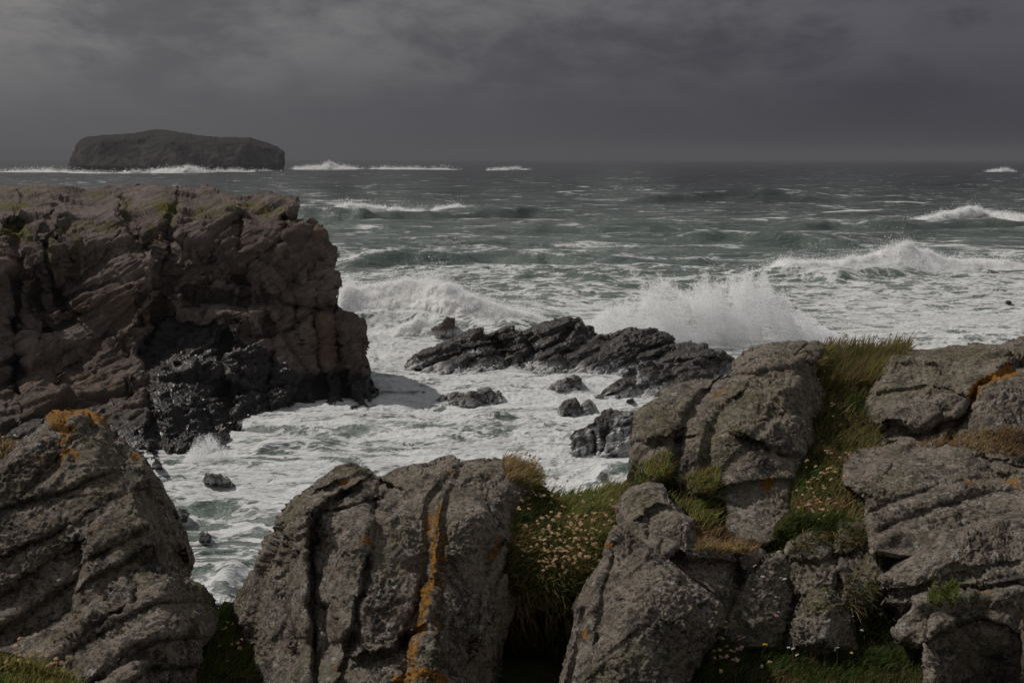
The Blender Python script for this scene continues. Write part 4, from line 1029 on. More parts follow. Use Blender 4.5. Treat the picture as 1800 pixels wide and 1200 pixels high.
rock('turf_bank', 'tuft of dry turf showing behind the left shoulder of the pointed boulder', 'turf bank',
     [(-420, 830), (-300, 800), (-160, 782), (-70, 775), (-20, 774), (12, 780), (34, 792), (44, 812), (60, 900), (40, 1100), (-420, 1150)], [(-60, 780, 8.6), (30, 795, 8.5), (0, 850, 8.2), (-60, 870, 8.2), (-300, 810, 8.7), (-380, 900, 8.2), (-300, 1120, 7.4), (20, 1090, 7.8)],
     M['turf'], d_turf, step=2.2, edge=10, thick=.2, rough=(4, 14), seed=56, key='M6', back=.5)

# ---------------------------------------------------------------- grass
GREEN = ((0.095, 0.150, 0.030), (0.180, 0.215, 0.050), (0.050, 0.085, 0.020))
DRY = ((0.330, 0.255, 0.110), (0.220, 0.180, 0.070), (0.400, 0.310, 0.165))
RUST = ((0.235, 0.145, 0.070), (0.165, 0.105, 0.055), (0.300, 0.215, 0.105))
OLIVE = ((0.210, 0.195, 0.060), (0.150, 0.165, 0.048), (0.280, 0.235, 0.085))

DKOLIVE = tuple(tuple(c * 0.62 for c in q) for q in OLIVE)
DKGREEN = tuple(tuple(c * 0.5 for c in q) for q in GREEN)  # halved greens: shade of the bottom grass put into the blade colour


def pick(keys, polys, n, clump=0.0):
    V = np.concatenate([SURF[k][0] for k in keys])
    N = np.concatenate([SURF[k][1] for k in keys])
    px = np.concatenate([SURF[k][2] for k in keys])
    py = np.concatenate([SURF[k][3] for k in keys])
    m = np.zeros(len(px), bool)
    for pl in polys:
        m |= in_poly(pl, px, py)
    if clump:
        m &= fbm(V, clump, 3) > -0.05
    idx = np.nonzero(m)[0]
    if not len(idx):
        print('EMPTY PICK', keys, polys[0][:2])
        return V[:1], N[:1]
    k = rng.choice(idx, n)
    return V[k] + rng.normal(0, 0.004, (n, 3)), N[k]


def grass(name, label, keys, polys, n, h, cols, lean=(0.35, -0.1), w=0.0032, droop=0.5, clump=0.0, up=0.75, parent=None):
    P0, N = pick(keys, polys, n, clump)
    n = len(P0)
    H = h * rng.uniform(0.45, 1.15, n)
    d = N * (1 - up) + np.array([0, 0, up]) + rng.normal(0, 0.22, (n, 3))
    d[:, 0] += lean[0] * 0.5
    d[:, 1] += lean[1] * 0.5
    d /= np.linalg.norm(d, axis=1, keepdims=True)
    bend = rng.normal(0, 0.35, (n, 3))
    bend[:, 0] += lean[0] * 1.6
    bend[:, 1] += lean[1] * 1.6
    bend[:, 2] -= droop
    side = np.cross(d, rng.normal(size=(n, 3)))
    side /= np.linalg.norm(side, axis=1, keepdims=True)
    S = 4
    Vs = []
    for k in range(S):
        t = k / S
        c = P0 + d * (H * t)[:, None] + bend * (H * t * t * 0.45)[:, None]
        ww = (w * (1 - 0.75 * t) * rng.uniform(0.7, 1.3, n))[:, None]
        Vs += [c - side * ww, c + side * ww]
    Vs.append(P0 + d * H[:, None] + bend * (H * 0.45)[:, None])
    nv = 2 * S + 1
    V = np.stack(Vs, 1).reshape(-1, 3)
    b = np.arange(n) * nv
    q = np.concatenate([np.column_stack([b + 2 * k, b + 2 * k + 1, b + 2 * k + 3, b + 2 * k + 2]) for k in range(S - 1)])
    tr = np.column_stack([b + 2 * S - 2, b + 2 * S - 1, b + 2 * S])
    cols = np.array(cols)
    patch = 1.3 * fbm(P0, 2.6, 3)[:, None]
    ci = np.clip(((patch[:, 0] + rng.normal(0, 0.28, n)) * 1.1 + 0.5) * len(cols), 0, len(cols) - 1).astype(int)
    col = cols[ci] * rng.uniform(0.9, 1.8, (n, 1))
    o = link_mesh(name, V, [q, tr], M['blade'], {'tint': np.repeat(col, nv, 0)}, smooth=False, parent=parent)
    if parent is None:
        tag(o, label, 'grass', kind='stuff')
    else:
        tag(o, kind='stuff')
    return o


T = lambda *a: grass('grass', *a[:-1], **a[-1])
grass('grass', 'olive and green grass over the sagging bank beside the thrift', ['M1'], [[(885, 850), (935, 845), (985, 880), (1110, 862), (1100, 940), (1040, 1030), (960, 1075), (892, 1080)]], 5200, .095, OLIVE + RUST[:2] + GREEN, lean=(.35, -.2))
grass('grass', 'brighter green grass along the lip of the sagging bank', ['M1'], [[(970, 868), (1110, 850), (1100, 905), (1000, 915)]], 1800, .10, GREEN + OLIVE, lean=(.4, -.1))
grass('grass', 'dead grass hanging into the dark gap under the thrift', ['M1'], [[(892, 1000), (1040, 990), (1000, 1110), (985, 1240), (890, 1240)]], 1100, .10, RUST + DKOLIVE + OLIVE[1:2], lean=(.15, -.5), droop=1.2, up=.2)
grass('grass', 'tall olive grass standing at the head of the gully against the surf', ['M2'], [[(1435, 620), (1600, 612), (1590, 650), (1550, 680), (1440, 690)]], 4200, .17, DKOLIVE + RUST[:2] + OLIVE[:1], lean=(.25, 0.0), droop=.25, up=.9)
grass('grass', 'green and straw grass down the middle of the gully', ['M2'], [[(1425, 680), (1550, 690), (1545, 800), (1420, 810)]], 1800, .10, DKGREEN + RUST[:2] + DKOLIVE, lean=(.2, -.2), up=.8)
grass('grass', 'low leafy green growth and rusty grass on the ledge under the gully', ['M2'], [[(1380, 800), (1540, 800), (1540, 945), (1395, 935)]], 3400, .085, GREEN[:1] + DKGREEN + OLIVE[:2] + RUST, lean=(.2, -.2), w=.0045)
grass('grass', 'rust brown dry grass in the joint under the top right outcrop', ['R3', 'R2'], [[(1590, 785), (1640, 772), (1720, 758), (1800, 750), (1800, 800), (1760, 794), (1700, 788)]], 1500, .06, RUST + DRY[:1], lean=(.25, -.1))
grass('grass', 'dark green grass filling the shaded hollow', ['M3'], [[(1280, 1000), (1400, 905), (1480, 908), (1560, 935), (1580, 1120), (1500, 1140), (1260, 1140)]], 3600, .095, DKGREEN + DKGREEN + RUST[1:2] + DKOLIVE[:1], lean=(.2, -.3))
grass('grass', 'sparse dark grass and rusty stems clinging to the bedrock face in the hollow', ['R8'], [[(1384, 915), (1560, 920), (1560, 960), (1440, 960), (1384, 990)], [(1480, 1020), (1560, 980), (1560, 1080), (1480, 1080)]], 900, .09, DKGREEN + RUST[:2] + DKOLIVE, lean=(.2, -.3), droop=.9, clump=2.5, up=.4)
grass('grass', 'lusher green grass along the bottom of the hollow', ['M3'], [[(1180, 1250), (1240, 1130), (1660, 1150), (1660, 1250)]], 6000, .075, DKGREEN + DKGREEN + GREEN[2:] + RUST[1:2], lean=(.25, -.2))  # shade lying over this grass is painted in by the darkened greens
grass('grass', 'green grass growing up the narrow cleft by the ribbed boulder', ['M4'], [[(330, 1250), (340, 1140), (392, 1070), (415, 1070), (445, 1160), (455, 1250)]], 3200, .11, GREEN + GREEN + OLIVE[:2], lean=(.3, -.1))
grass('grass', 'short grass with seed heads along the bottom left corner', ['M5'], [[(-70, 1160), (60, 1165), (140, 1190), (160, 1250), (-70, 1250)]], 2400, .08, OLIVE + DRY[:1] + GREEN[:1], lean=(.3, -.1))
grass('grass', 'pale dry grass tuft behind the left shoulder of the pointed boulder', ['M6'], [[(-60, 775), (40, 780), (40, 830), (-60, 850)]], 900, .09, DRY + RUST, lean=(.3, 0))
grass('grass', 'thin rusty grass fringe on the right shoulder of the ribbed boulder', ['C1', 'M1'], [[(880, 812), (930, 822), (960, 848), (940, 868), (890, 845)]], 1600, .09, RUST + DRY + OLIVE[:1], lean=(.4, 0))
grass('grass', 'green and tan grass at the foot of the rounded outcrop', ['M7', 'R1'], [[(1110, 825), (1170, 790), (1190, 840), (1262, 820), (1268, 925), (1215, 925), (1160, 870), (1115, 850)]], 2600, .085, OLIVE + GREEN[:2] + RUST[:1], lean=(.3, -.1))
grass('grass', 'small bright green leafy tuft at the foot of the rounded outcrop', ['M7'], [[(1222, 862), (1256, 858), (1262, 890), (1226, 895)]], 420, .06, ((.06, .13, .02), (.09, .16, .03)), w=.006, lean=(.1, -.2))
grass('grass', 'brown withered grass behind the curving tongue of rock', ['S2', 'M7'], [[(1215, 925), (1268, 930), (1345, 962), (1300, 975), (1225, 965)]], 1500, .06, RUST + DRY[:1], lean=(.3, -.1))
grass('grass', 'bright green cushion tuft on the diagonal slab', ['R4'], [[(1630, 1062), (1640, 1040), (1670, 1026), (1692, 1040), (1680, 1060)]], 900, .045, ((.10, .13, .02), (.13, .15, .03)), lean=(.1, 0), w=.003)
grass('grass', 'wisps of grass along the grey green outcrop beside the gully', ['R1'], [[(1435, 640), (1462, 612), (1450, 680)]], 220, .10, OLIVE + RUST, lean=(.3, 0), up=.6)

_gk = SURF['ground'][0]
_gj = rng.uniform(-.16, .16, (len(_gk) * 30, 3)) * np.array([1, 1, 0])
SURF['ground'] = (np.repeat(_gk, 30, 0) + _gj, np.tile([0, 0, 1.0], (len(_gk) * 30, 1)), np.repeat(SURF['ground'][2], 30), np.repeat(SURF['ground'][3], 30))
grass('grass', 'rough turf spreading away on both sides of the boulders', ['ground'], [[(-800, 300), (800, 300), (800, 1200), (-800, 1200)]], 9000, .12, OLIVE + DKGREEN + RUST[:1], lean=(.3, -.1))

# ---------------------------------------------------------------- thrift and other small flowers
def head_mesh(name, mat, petals=16, r=0.011, squash=0.75, seed=0):
    g = np.random.default_rng(seed)
    V, tris = [], []
    for k in range(petals):
        t = (k + 0.5) / petals
        ph = k * 2.39996
        th = math.acos(1 - 1.35 * t)
        d = np.array([math.sin(th) * math.cos(ph), math.sin(th) * math.sin(ph), math.cos(th) * squash])
        s = np.cross(d, [0, 0, 1.0]) + g.normal(0, .1, 3)
        s /= np.linalg.norm(s) + 1e-9
        u = np.cross(s, d)
        L = r * g.uniform(.75, 1.15)
        b = len(V)
        V += [d * L * .25, d * L * .8 + s * r * .42, d * L * 1.15 + u * r * .1, d * L * .8 - s * r * .42, d * L * .75 + u * r * .45]
        tris += [(b, b + 1, b + 2), (b, b + 2, b + 3), (b, b + 4, b + 1), (b, b + 3, b + 4), (b + 1, b + 4, b + 2), (b + 4, b + 3, b + 2)]
    me = bpy.data.meshes.new(name)
    me.from_pydata([tuple(v) for v in V], [], tris)
    me.materials.append(mat)
    return me


def stem_mesh(name, mat, h, lean, r=0.0011):
    V, Fc = [], []
    for k in range(5):
        t = k / 4
        c = np.array([lean * t * t * h, 0, h * t])
        for a in range(4):
            V.append(tuple(c + r * (1 - .3 * t) * np.array([math.cos(a * PI2), math.sin(a * PI2), 0])))
    for k in range(4):
        for a in range(4):
            Fc.append((4 * k + a, 4 * k + (a + 1) % 4, 4 * k + 4 + (a + 1) % 4, 4 * k + 4 + a))
    me = bpy.data.meshes.new(name)
    me.from_pydata(V, [], Fc)
    me.materials.append(mat)
    return me


PI2 = math.pi / 2
STEMS = [stem_mesh('flower_stem', M['stem'], h, l) for h, l in ((.09, .2), (.11, .35), (.075, .1), (.125, .3))]
TOPS = [Vector((l * h, 0, h)) for h, l in ((.09, .2), (.11, .35), (.075, .1), (.125, .3))]
HEADS = [head_mesh('flower_head', M['head'], 15, .0115, .75, s) for s in range(3)] + [head_mesh('flower_head', M['head'], 11, .009, .8, 9)]
SEEDH = [head_mesh('flower_head', M['seed'], 9, .007, 1.3, s) for s in (11, 12)]
PINKH = [head_mesh('flower_head', M['pink'], 15, .0105, .7, s) for s in (4, 5)]
WHITEH = [head_mesh('flower_head', M['white_petal'], 12, .0115, .35, s) for s in (6, 7)]
YELH = [head_mesh('flower_head', M['yellow'], 12, .015, .5, 8)]


def flower(parent, loc, heads, sc=1.0):
    k = int(rng.integers(len(STEMS)))
    s = bpy.data.objects.new('flower_stem', STEMS[k])
    C.objects.link(s)
    if parent is not None:
        s.parent = parent
        s.location = Vector(loc) - parent.location
    else:
        s.location = loc
    s.rotation_euler = (rng.normal(0, .16), rng.normal(0.1, .16), rng.normal(0, .7))
    s.scale = (sc,) * 3
    h = bpy.data.objects.new('flower_head', heads[int(rng.integers(len(heads)))])
    C.objects.link(h)
    h.parent = s
    h.location = TOPS[k]
    h.rotation_euler = (rng.normal(0, .3), rng.normal(.2, .3), rng.uniform(0, 6))
    h.scale = (rng.uniform(.75, 1.2),) * 3
    return s


def thrift(label, keys, polys, n, heads, leaves=500, sc=1.0):
    P0, N = pick(keys, polys, n)
    c = P0.mean(0)
    e = bpy.data.objects.new('thrift_clump', None)
    C.objects.link(e)
    e.location = c.tolist()
    tag(e, label, 'thrift')
    grass('leaves', None, keys, polys, leaves, .05, OLIVE + GREEN[:2] + RUST[:1], lean=(.1, -.1), parent=e)
    for p in P0:
        flower(e, p, heads, sc)


bpy.context.view_layer.update()
thrift('dense clump of dried tan thrift heads on the front of the turf bank', ['M1'], [[(935, 930), (1000, 920), (1045, 950), (1040, 1000), (1000, 1025), (945, 1030), (928, 980)]], 100, HEADS)
thrift('thick tuft of tan thrift heads lowest on the front of the turf bank', ['M1'], [[(950, 960), (1020, 950), (1030, 1010), (985, 1045), (945, 1020)]], 70, HEADS, 200)
thrift('thrift clump with tan heads at the left of the bank, against the ribbed boulder', ['M1'], [[(895, 890), (960, 880), (985, 920), (930, 935), (925, 1020), (900, 1030)]], 26, HEADS)
thrift('thrift clump with tan heads at the right of the bank, above the triangular slab', ['M1'], [[(1000, 900), (1070, 900), (1085, 945), (1050, 990), (1010, 940)]], 26, HEADS)
thrift('dried thrift heads on the rusty fringe right of the ribbed boulder', ['M1', 'C1'], [[(900, 822), (935, 828), (970, 862), (985, 878), (940, 866)]], 30, HEADS, 200)
thrift('thrift clump with pink tan heads at the lip of the dark hollow', ['M2'], [[(1395, 880), (1450, 868), (1470, 900), (1440, 935), (1398, 930)]], 30, HEADS + PINKH[:1], 400)
thrift('thrift clump with tan and pink heads beside the triangular slab at the bottom', ['M3'], [[(1240, 1120), (1300, 1110), (1300, 1190), (1225, 1200)]], 34, HEADS + PINKH, 300)
thrift('small thrift clump with pale heads in the narrow cleft', ['M4'], [[(375, 1110), (415, 1110), (415, 1180), (385, 1180)]], 16, HEADS, 150)
thrift('small thrift clump with pale heads along the bottom left corner', ['M5'], [[(0, 1165), (110, 1180), (100, 1200), (0, 1195)]], 20, HEADS, 150)
thrift('dried thrift heads behind the left shoulder of the pointed boulder', ['M6'], [[(-40, 776), (30, 786), (34, 800), (-40, 800)]], 22, HEADS, 100)
thrift('scattered tan and yellowish heads among leaves on the ledge under the gully', ['M2'], [[(1400, 830), (1460, 810), (1500, 840), (1450, 870), (1405, 870)]], 26, HEADS + PINKH[:1], 200)


def loners(label, group, keys, polys, n, heads, sc=1.0, cat='flower'):
    P0, N = pick(keys, polys, n)
    for p in P0:
        s = flower(None, p, heads, sc)
        s.name = 'wildflower'
        tag(s, label, cat, group)


loners('white flower on a thin stem against the dark rock in the hollow', 'white flowers against the hollow rock', ['R7', 'R8'], [[(1280, 1060), (1340, 990), (1440, 940), (1430, 1020), (1380, 1130), (1290, 1130)]], 16, WHITEH + PINKH[:1], .9)
loners('pale flower among the grass on the right of the shaded hollow', 'pale flowers right of the lichen lump', ['M3'], [[(1490, 1060), (1560, 1070), (1570, 1130), (1480, 1140)]], 9, WHITEH)
loners('pale flower low in the lush grass along the bottom', 'pale flowers in the bottom grass', ['M3'], [[(1230, 1160), (1500, 1160), (1480, 1200), (1230, 1200)]], 10, WHITEH + HEADS[:1])
loners('pale flower beside the gully grass, against the grey green outcrop', 'pale flowers at the gully edge', ['M2'], [[(1428, 640), (1470, 650), (1480, 760), (1430, 760)]], 9, WHITEH + HEADS[:1])
loners('single yellow flower above the lush bottom grass', None, ['M3'], [[(1330, 1160), (1346, 1160), (1346, 1176), (1330, 1176)]], 1, YELH, 1.1)
loners('dried thrift head on a tall stem among the tall gully grass', 'tall seed heads in the gully grass', ['M2'], [[(1440, 618), (1600, 613), (1590, 630), (1450, 640)]], 18, SEEDH, 1.5)
# ---------------------------------------------------------------- the sea: one sheet to the horizon
FOAM_CTRL = [  # px, py, foam, milkiness
    (400, 1060, .55, .9), (380, 1000, .52, .95), (360, 940, .50, 1.0), (450, 930, .50, 1.0), (420, 880, .60, 1), (330, 860, .62, 1), (500, 850, .68, 1), (420, 820, .70, 1), (560, 800, .80, 1), (300, 830, .7, 1),
    (650, 790, .80, 1), (560, 760, .74, 1), (480, 770, .72, 1), (700, 760, .84, 1), (800, 780, .82, 1), (900, 770, .80, 1), (1000, 850, .86, 1), (1090, 830, .62, 1), (960, 840, .9, 1), (640, 740, .82, 1), (700, 690, .82, 1), (820, 690, .85, 1), (900, 700, .85, 1),
    (700, 620, .85, 1), (690, 570, .92, 1), (640, 570, .90, 1), (1100, 700, .85, 1), (1000, 690, .85, 1), (740, 660, .85, 1), (1060, 780, .85, 1), (940, 650, .85, 1),
    (950, 545, .62, 1), (1040, 530, .52, 1), (900, 520, .50, 1), (980, 500, .42, 1), (1080, 500, .42, 1), (1200, 520, .46, 1), (1450, 540, .68, 1), (1600, 560, .76, 1), (1750, 580, .80, 1), (1500, 580, .78, 1), (1700, 520, .64, 1), (1760, 480, .56, 1), (1440, 510, .60, 1), (1650, 540, .68, 1),
    (1690, 460, .52, 1), (1250, 470, .38, .9), (1330, 450, .36, .85), (1150, 460, .34, .85), (1000, 470, .32, .8), (900, 480, .34, .8), (800, 470, .32, .8), (700, 480, .34, .8), (640, 470, .36, .8), (800, 435, .42, .75), (650, 430, .44, .75), (950, 440, .40, .75), (1100, 430, .42, .75),
    (1300, 420, .38, .7), (1500, 420, .38, .65), (1700, 410, .42, .65), (1780, 430, .50, .7), (1750, 395, .50, .6), (1500, 385, .34, .55), (1200, 390, .40, .6), (1000, 400, .38, .7), (800, 400, .42, .75), (650, 395, .48, .75), (1100, 380, .40, .6), (1300, 400, .35, .6),
    (560, 375, .40, .6), (700, 372, .34, .55), (900, 375, .30, .45), (1000, 350, .20, .25), (1300, 355, .20, .2), (1600, 360, .22, .25), (800, 345, .18, .15), (600, 340, .16, .08), (1700, 330, .18, .05), (1200, 330, .17, .05), (400, 320, .18, .05), (0, 320, .2, .05),
    (900, 310, .16, .02), (1400, 305, .16, .02), (1800, 300, .16, .02), (600, 310, .16, .03), (200, 302, .25, .05), (900, 285, .12, 0), (1700, 285, .14, 0), (200, 285, .12, 0), (-200, 400, .2, .3), (-200, 700, .7, 1), (2000, 500, .8, 1), (2000, 400, .4, .6), (2000, 700, .9, 1), (-100, 1100, .6, 1), (1900, 1100, .9, 1), (900, 1100, .9, 1)]
FEV = rbf([(a, b, c) for a, b, c, _ in FOAM_CTRL])
MEV = rbf([(a, b, d) for a, b, _, d in FOAM_CTRL])

wr = np.random.default_rng(21)
WAVES = []
for lam, amp, k in ((62, .55, 3), (36, .34, 4), (21, .22, 6), (12, .15, 7), (7, .085, 8), (4.2, .05, 8)):
    for _ in range(k):
        L = lam * wr.uniform(.8, 1.25)
        th = wr.normal(0.0, .16 if lam > 30 else .42)
        WAVES.append((L, amp * wr.uniform(.6, 1.2) / math.sqrt(k) * 1.5, th, wr.uniform(0, 6.28)))


def sea_shape(x, y, spacing):
    """wave field at world x, y -> dx, dy, z, steepness"""
    r = np.sqrt(x * x + y * y)
    open_ = sstep(80, 190, r)
    dx = np.zeros_like(x)
    dy = np.zeros_like(x)
    z = np.zeros_like(x)
    st = np.zeros_like(x)
    for L, A, th, ph in WAVES:
        k = 2 * math.pi / L
        cx, cy = math.sin(th), -math.cos(th)
        g = A * np.clip((L / spacing - 2.2) / 2.5, 0, 1)
        if L > 15:
            g = g * (0.12 + 0.88 * open_)
        else:
            g = g * (0.75 + 0.35 * open_)
        a = k * (x * cx + y * cy) + ph
        s, c = np.sin(a), np.cos(a)
        z += g * c
        dx -= 0.8 * g * cx * s
        dy -= 0.8 * g * cy * s
        st += g * k * c
    return dx, dy, z, st


RIDGES = [  # crest line on the picture (foot), height, front length, back length, how bare the face is
    ([(480, 380), (560, 383), (640, 388), (760, 386), (880, 382), (960, 378)], 2.4, 9, 26, .55),
    ([(560, 472), (660, 466), (760, 460), (860, 458), (960, 462), (1080, 470)], 1.5, 5.5, 16, .45),
    ([(900, 412), (1020, 408), (1120, 412), (1240, 420)], 1.5, 7, 18, .4),
    ([(1180, 440), (1300, 436), (1420, 440), (1560, 446)], 1.6, 7, 18, .4),
    ([(1360, 408), (1480, 404), (1600, 408), (1720, 404), (1850, 402)], 1.8, 8, 22, .35),
    ([(1050, 452), (1160, 462), (1260, 462)], 1.0, 5, 12, .4),
    ([(560, 576), (690, 572), (830, 585), (960, 584)], 1.1, 4, 14, .1),
    ([(1330, 500), (1450, 504), (1600, 496), (1800, 480)], 1.2, 5, 16, .1),
    ([(880, 500), (980, 494), (1080, 500)], 0.9, 4, 10, .35),
    ([(1100, 358), (1300, 352), (1500, 356)], 2.0, 10, 30, .3),
    ([(520, 425), (640, 420), (760, 424)], 1.0, 5, 14, .35),
    ([(430, 800), (520, 792), (600, 800)], .45, 1.6, 4, .35), ([(470, 770), (560, 766), (650, 772)], .40, 1.4, 4, .35),
    ([(300, 905), (380, 900), (460, 908)], .22, 1.0, 2.5, .25), ([(330, 985), (400, 980), (450, 990)], .22, .9, 2.2, .25),
    ([(1040, 850), (1100, 842), (1160, 846)], .5, 1.3, 3.5, .5)]


def build_sea():
    # bearings: dense in front of the shore, coarse elsewhere
    b1 = np.linspace(R(-25), R(25), 1080)
    b0 = np.linspace(R(-180), R(-25), 60)[:-1]
    b2 = np.linspace(R(25), R(180), 60)[1:]
    th = np.concatenate([b0, b1, b2])
    # ranges: even steps across the swell, widening with distance
    r = [24.0]
    while r[-1] < 9000:
        q = r[-1]
        stp = max(0.11, q * q * 0.0000295)
        if q > 300:
            stp = min(stp, 2.6 + (q - 300) * 0.0075)
        r.append(q + stp)
    r = np.array(r)
    nr, nt = len(r), len(th)
    Rr, Th = np.meshgrid(r, th, indexing='ij')
    x, y = (Rr * np.sin(Th)).ravel(), (Rr * np.cos(Th)).ravel()
    spac = np.maximum(np.gradient(r)[:, None], 0 * Th).ravel()
    spac = np.maximum(spac, 0.0008 * Rr.ravel())
    # foam and milkiness are laid out on the water by place
    fwd = y > 5
    yy = np.where(fwd, y, 5.0)
    s_ = -CAMZ / yy
    px_u = x / yy
    v = -(s_ * ca + sa) / (ca - s_ * sa)          # row seen from the shore viewpoint
    px = 900 + F * px_u * (ca - v * sa)
    py = 600 + F * v
    px = np.clip(px, -400, 2200)
    py = np.clip(py, 270, 1200)
    foam = np.clip(FEV(px, py), 0, 1)
    foam = foam - 0.16 * sstep(.25, .5, foam) * (1 - sstep(.82, .97, foam)) - 0.015 * sstep(150, 220, Rr.ravel())
    milk = np.clip(MEV(px, py), 0, 1)
    dx, dy, z, st = sea_shape(x, y, spac)
    P0 = np.column_stack([x, y, np.zeros_like(x)])
    # whitecaps on the steep crests
    r_ = Rr.ravel()
    cap = sstep(.24, .46, st + 0.30 * fbm(P0, (0.035, 0.09, 1), 4, .65)) * sstep(140, 420, r_)
    foam = np.clip(foam + 0.75 * cap + 0.10 * fbm(P0, (0.03, 0.07, 1), 3) + 0.08 * st, 0, 1)
    ridge = np.zeros_like(x)
    for pts, hh, fl, bl, bare in RIDGES:
        c = np.array(pts, float)
        g = at(c[:, 0], c[:, 1], water_D(c[:, 0], c[:, 1]))[:, :2]
        k = np.nonzero((x > g[:, 0].min() - bl) & (x < g[:, 0].max() + bl) & (y > g[:, 1].min() - 2 * bl) & (y < g[:, 1].max() + 3 * bl))[0]
        wob = fbm(np.column_stack([x[k], y[k], np.zeros(len(k))]), 0.6 / fl, 2)
        xx = np.clip(x[k], g[:, 0].min(), g[:, 0].max())
        cy = np.interp(xx, g[:, 0], g[:, 1]) + fl
        ends = np.exp(-((x[k] - xx) / (0.8 * bl)) ** 2) * sstep(0, .22, np.minimum((xx - g[:, 0].min()), (g[:, 0].max() - xx)) / (np.ptp(g[:, 0]) + 1e-6) + .05)
        tt = y[k] - cy + wob * fl * 1.6
        pf = np.where(tt < 0, np.exp(-(tt / (0.55 * fl)) ** 2), np.exp(-(tt / (0.6 * bl)) ** 2)) * ends * (0.75 + .5 * wob)
        ridge[k] += hh * (1.4 if fl > 5 else 1.0) * pf
        face = np.exp(-((tt + 0.45 * fl) / (0.5 * fl)) ** 2) * ends
        lip = np.exp(-((tt - 0.1 * fl) / (0.22 * fl)) ** 2) * ends
        foam[k] = np.clip(foam[k] - bare * 0.75 * face + 0.16 * lip, 0, 1)
    # churned foam is lumpy
    near = sstep(260, 150, r_)
    lum = np.zeros_like(x)
    i = (r_ < 260) & (Th.ravel() > R(-26)) & (Th.ravel() < R(26))
    q = P0[i] * np.array([0.7, 1, 1])
    q = q + 0.5 * np.column_stack([fbm(q, .7, 2), fbm(q + 9, .7, 2), 0 * q[:, 0]])
    l1 = fbm(q, 0.55, 2, 0.5, kind='billow')
    l2 = fbm(q, 1.6, 3, 0.55, kind='ridge')
    lum[i] = (0.16 * l1 + 0.20 * l2 + 0.06 * fbm(q, 3.6, 2, .6, kind='ridge')) * (0.25 + 0.75 * sstep(.45, .9, foam[i])) * near[i]
    # a mound of green water surging at the head of the cove
    hx, hy = at(398, 1035, wD(398, 1035))[:2]
    bump = 0.5 * np.exp(-(((x - hx) / .55) ** 2 + ((y - hy) / 1.5) ** 2))
    foam = np.clip(foam + .25 * bump, 0, 1)
    hx, hy = at(850, 742, wD(850, 742))[:2]
    bump = bump + 0.8 * np.exp(-(((x - hx) / 1.6) ** 2 + ((y - hy) / 1.6) ** 2))
    V = np.column_stack([x + dx, y + dy, z + lum + bump + ridge])
    j, i = np.meshgrid(np.arange(nr - 1), np.arange(nt - 1), indexing='ij')
    b = (j * nt + i).ravel()
    quads = np.column_stack([b, b + 1, b + nt + 1, b + nt])
    o = link_mesh('sea', V, [quads], M['sea'], {'foam': foam, 'milk': milk, 'near': near}, recentre=False)
    tag(o, 'storm tossed grey green sea streaked with white foam', 'sea', kind='structure')
    print('SEA', len(V))


build_sea()


# ---------------------------------------------------------------- breaking waves (white rolling crests)
def droplets(name, P0, size, g, parent=None):
    size = size * 0.55
    k = len(P0)
    sz = size * np.exp(g.normal(0, .45, k))[:, None]
    a = g.normal(size=(k, 3))
    a /= np.linalg.norm(a, axis=1, keepdims=True)
    b = np.cross(a, g.normal(size=(k, 3)))
    b /= np.linalg.norm(b, axis=1, keepdims=True)
    V = np.stack([P0 + sz * a, P0 + sz * (-.5 * a + .87 * b), P0 + sz * (-.5 * a - .87 * b)], 1).reshape(-1, 3)
    i = np.arange(k) * 3
    tri = np.column_stack([i, i + 1, i + 2])
    if parent is not None:
        bpy.context.view_layer.update()
    o = link_mesh(name, V, [tri], M['spray'], smooth=False, parent=parent)
    if parent is not None:
        o['kind'] = 'stuff'
    return o


def hmax_(h):
    return float(np.max(h))


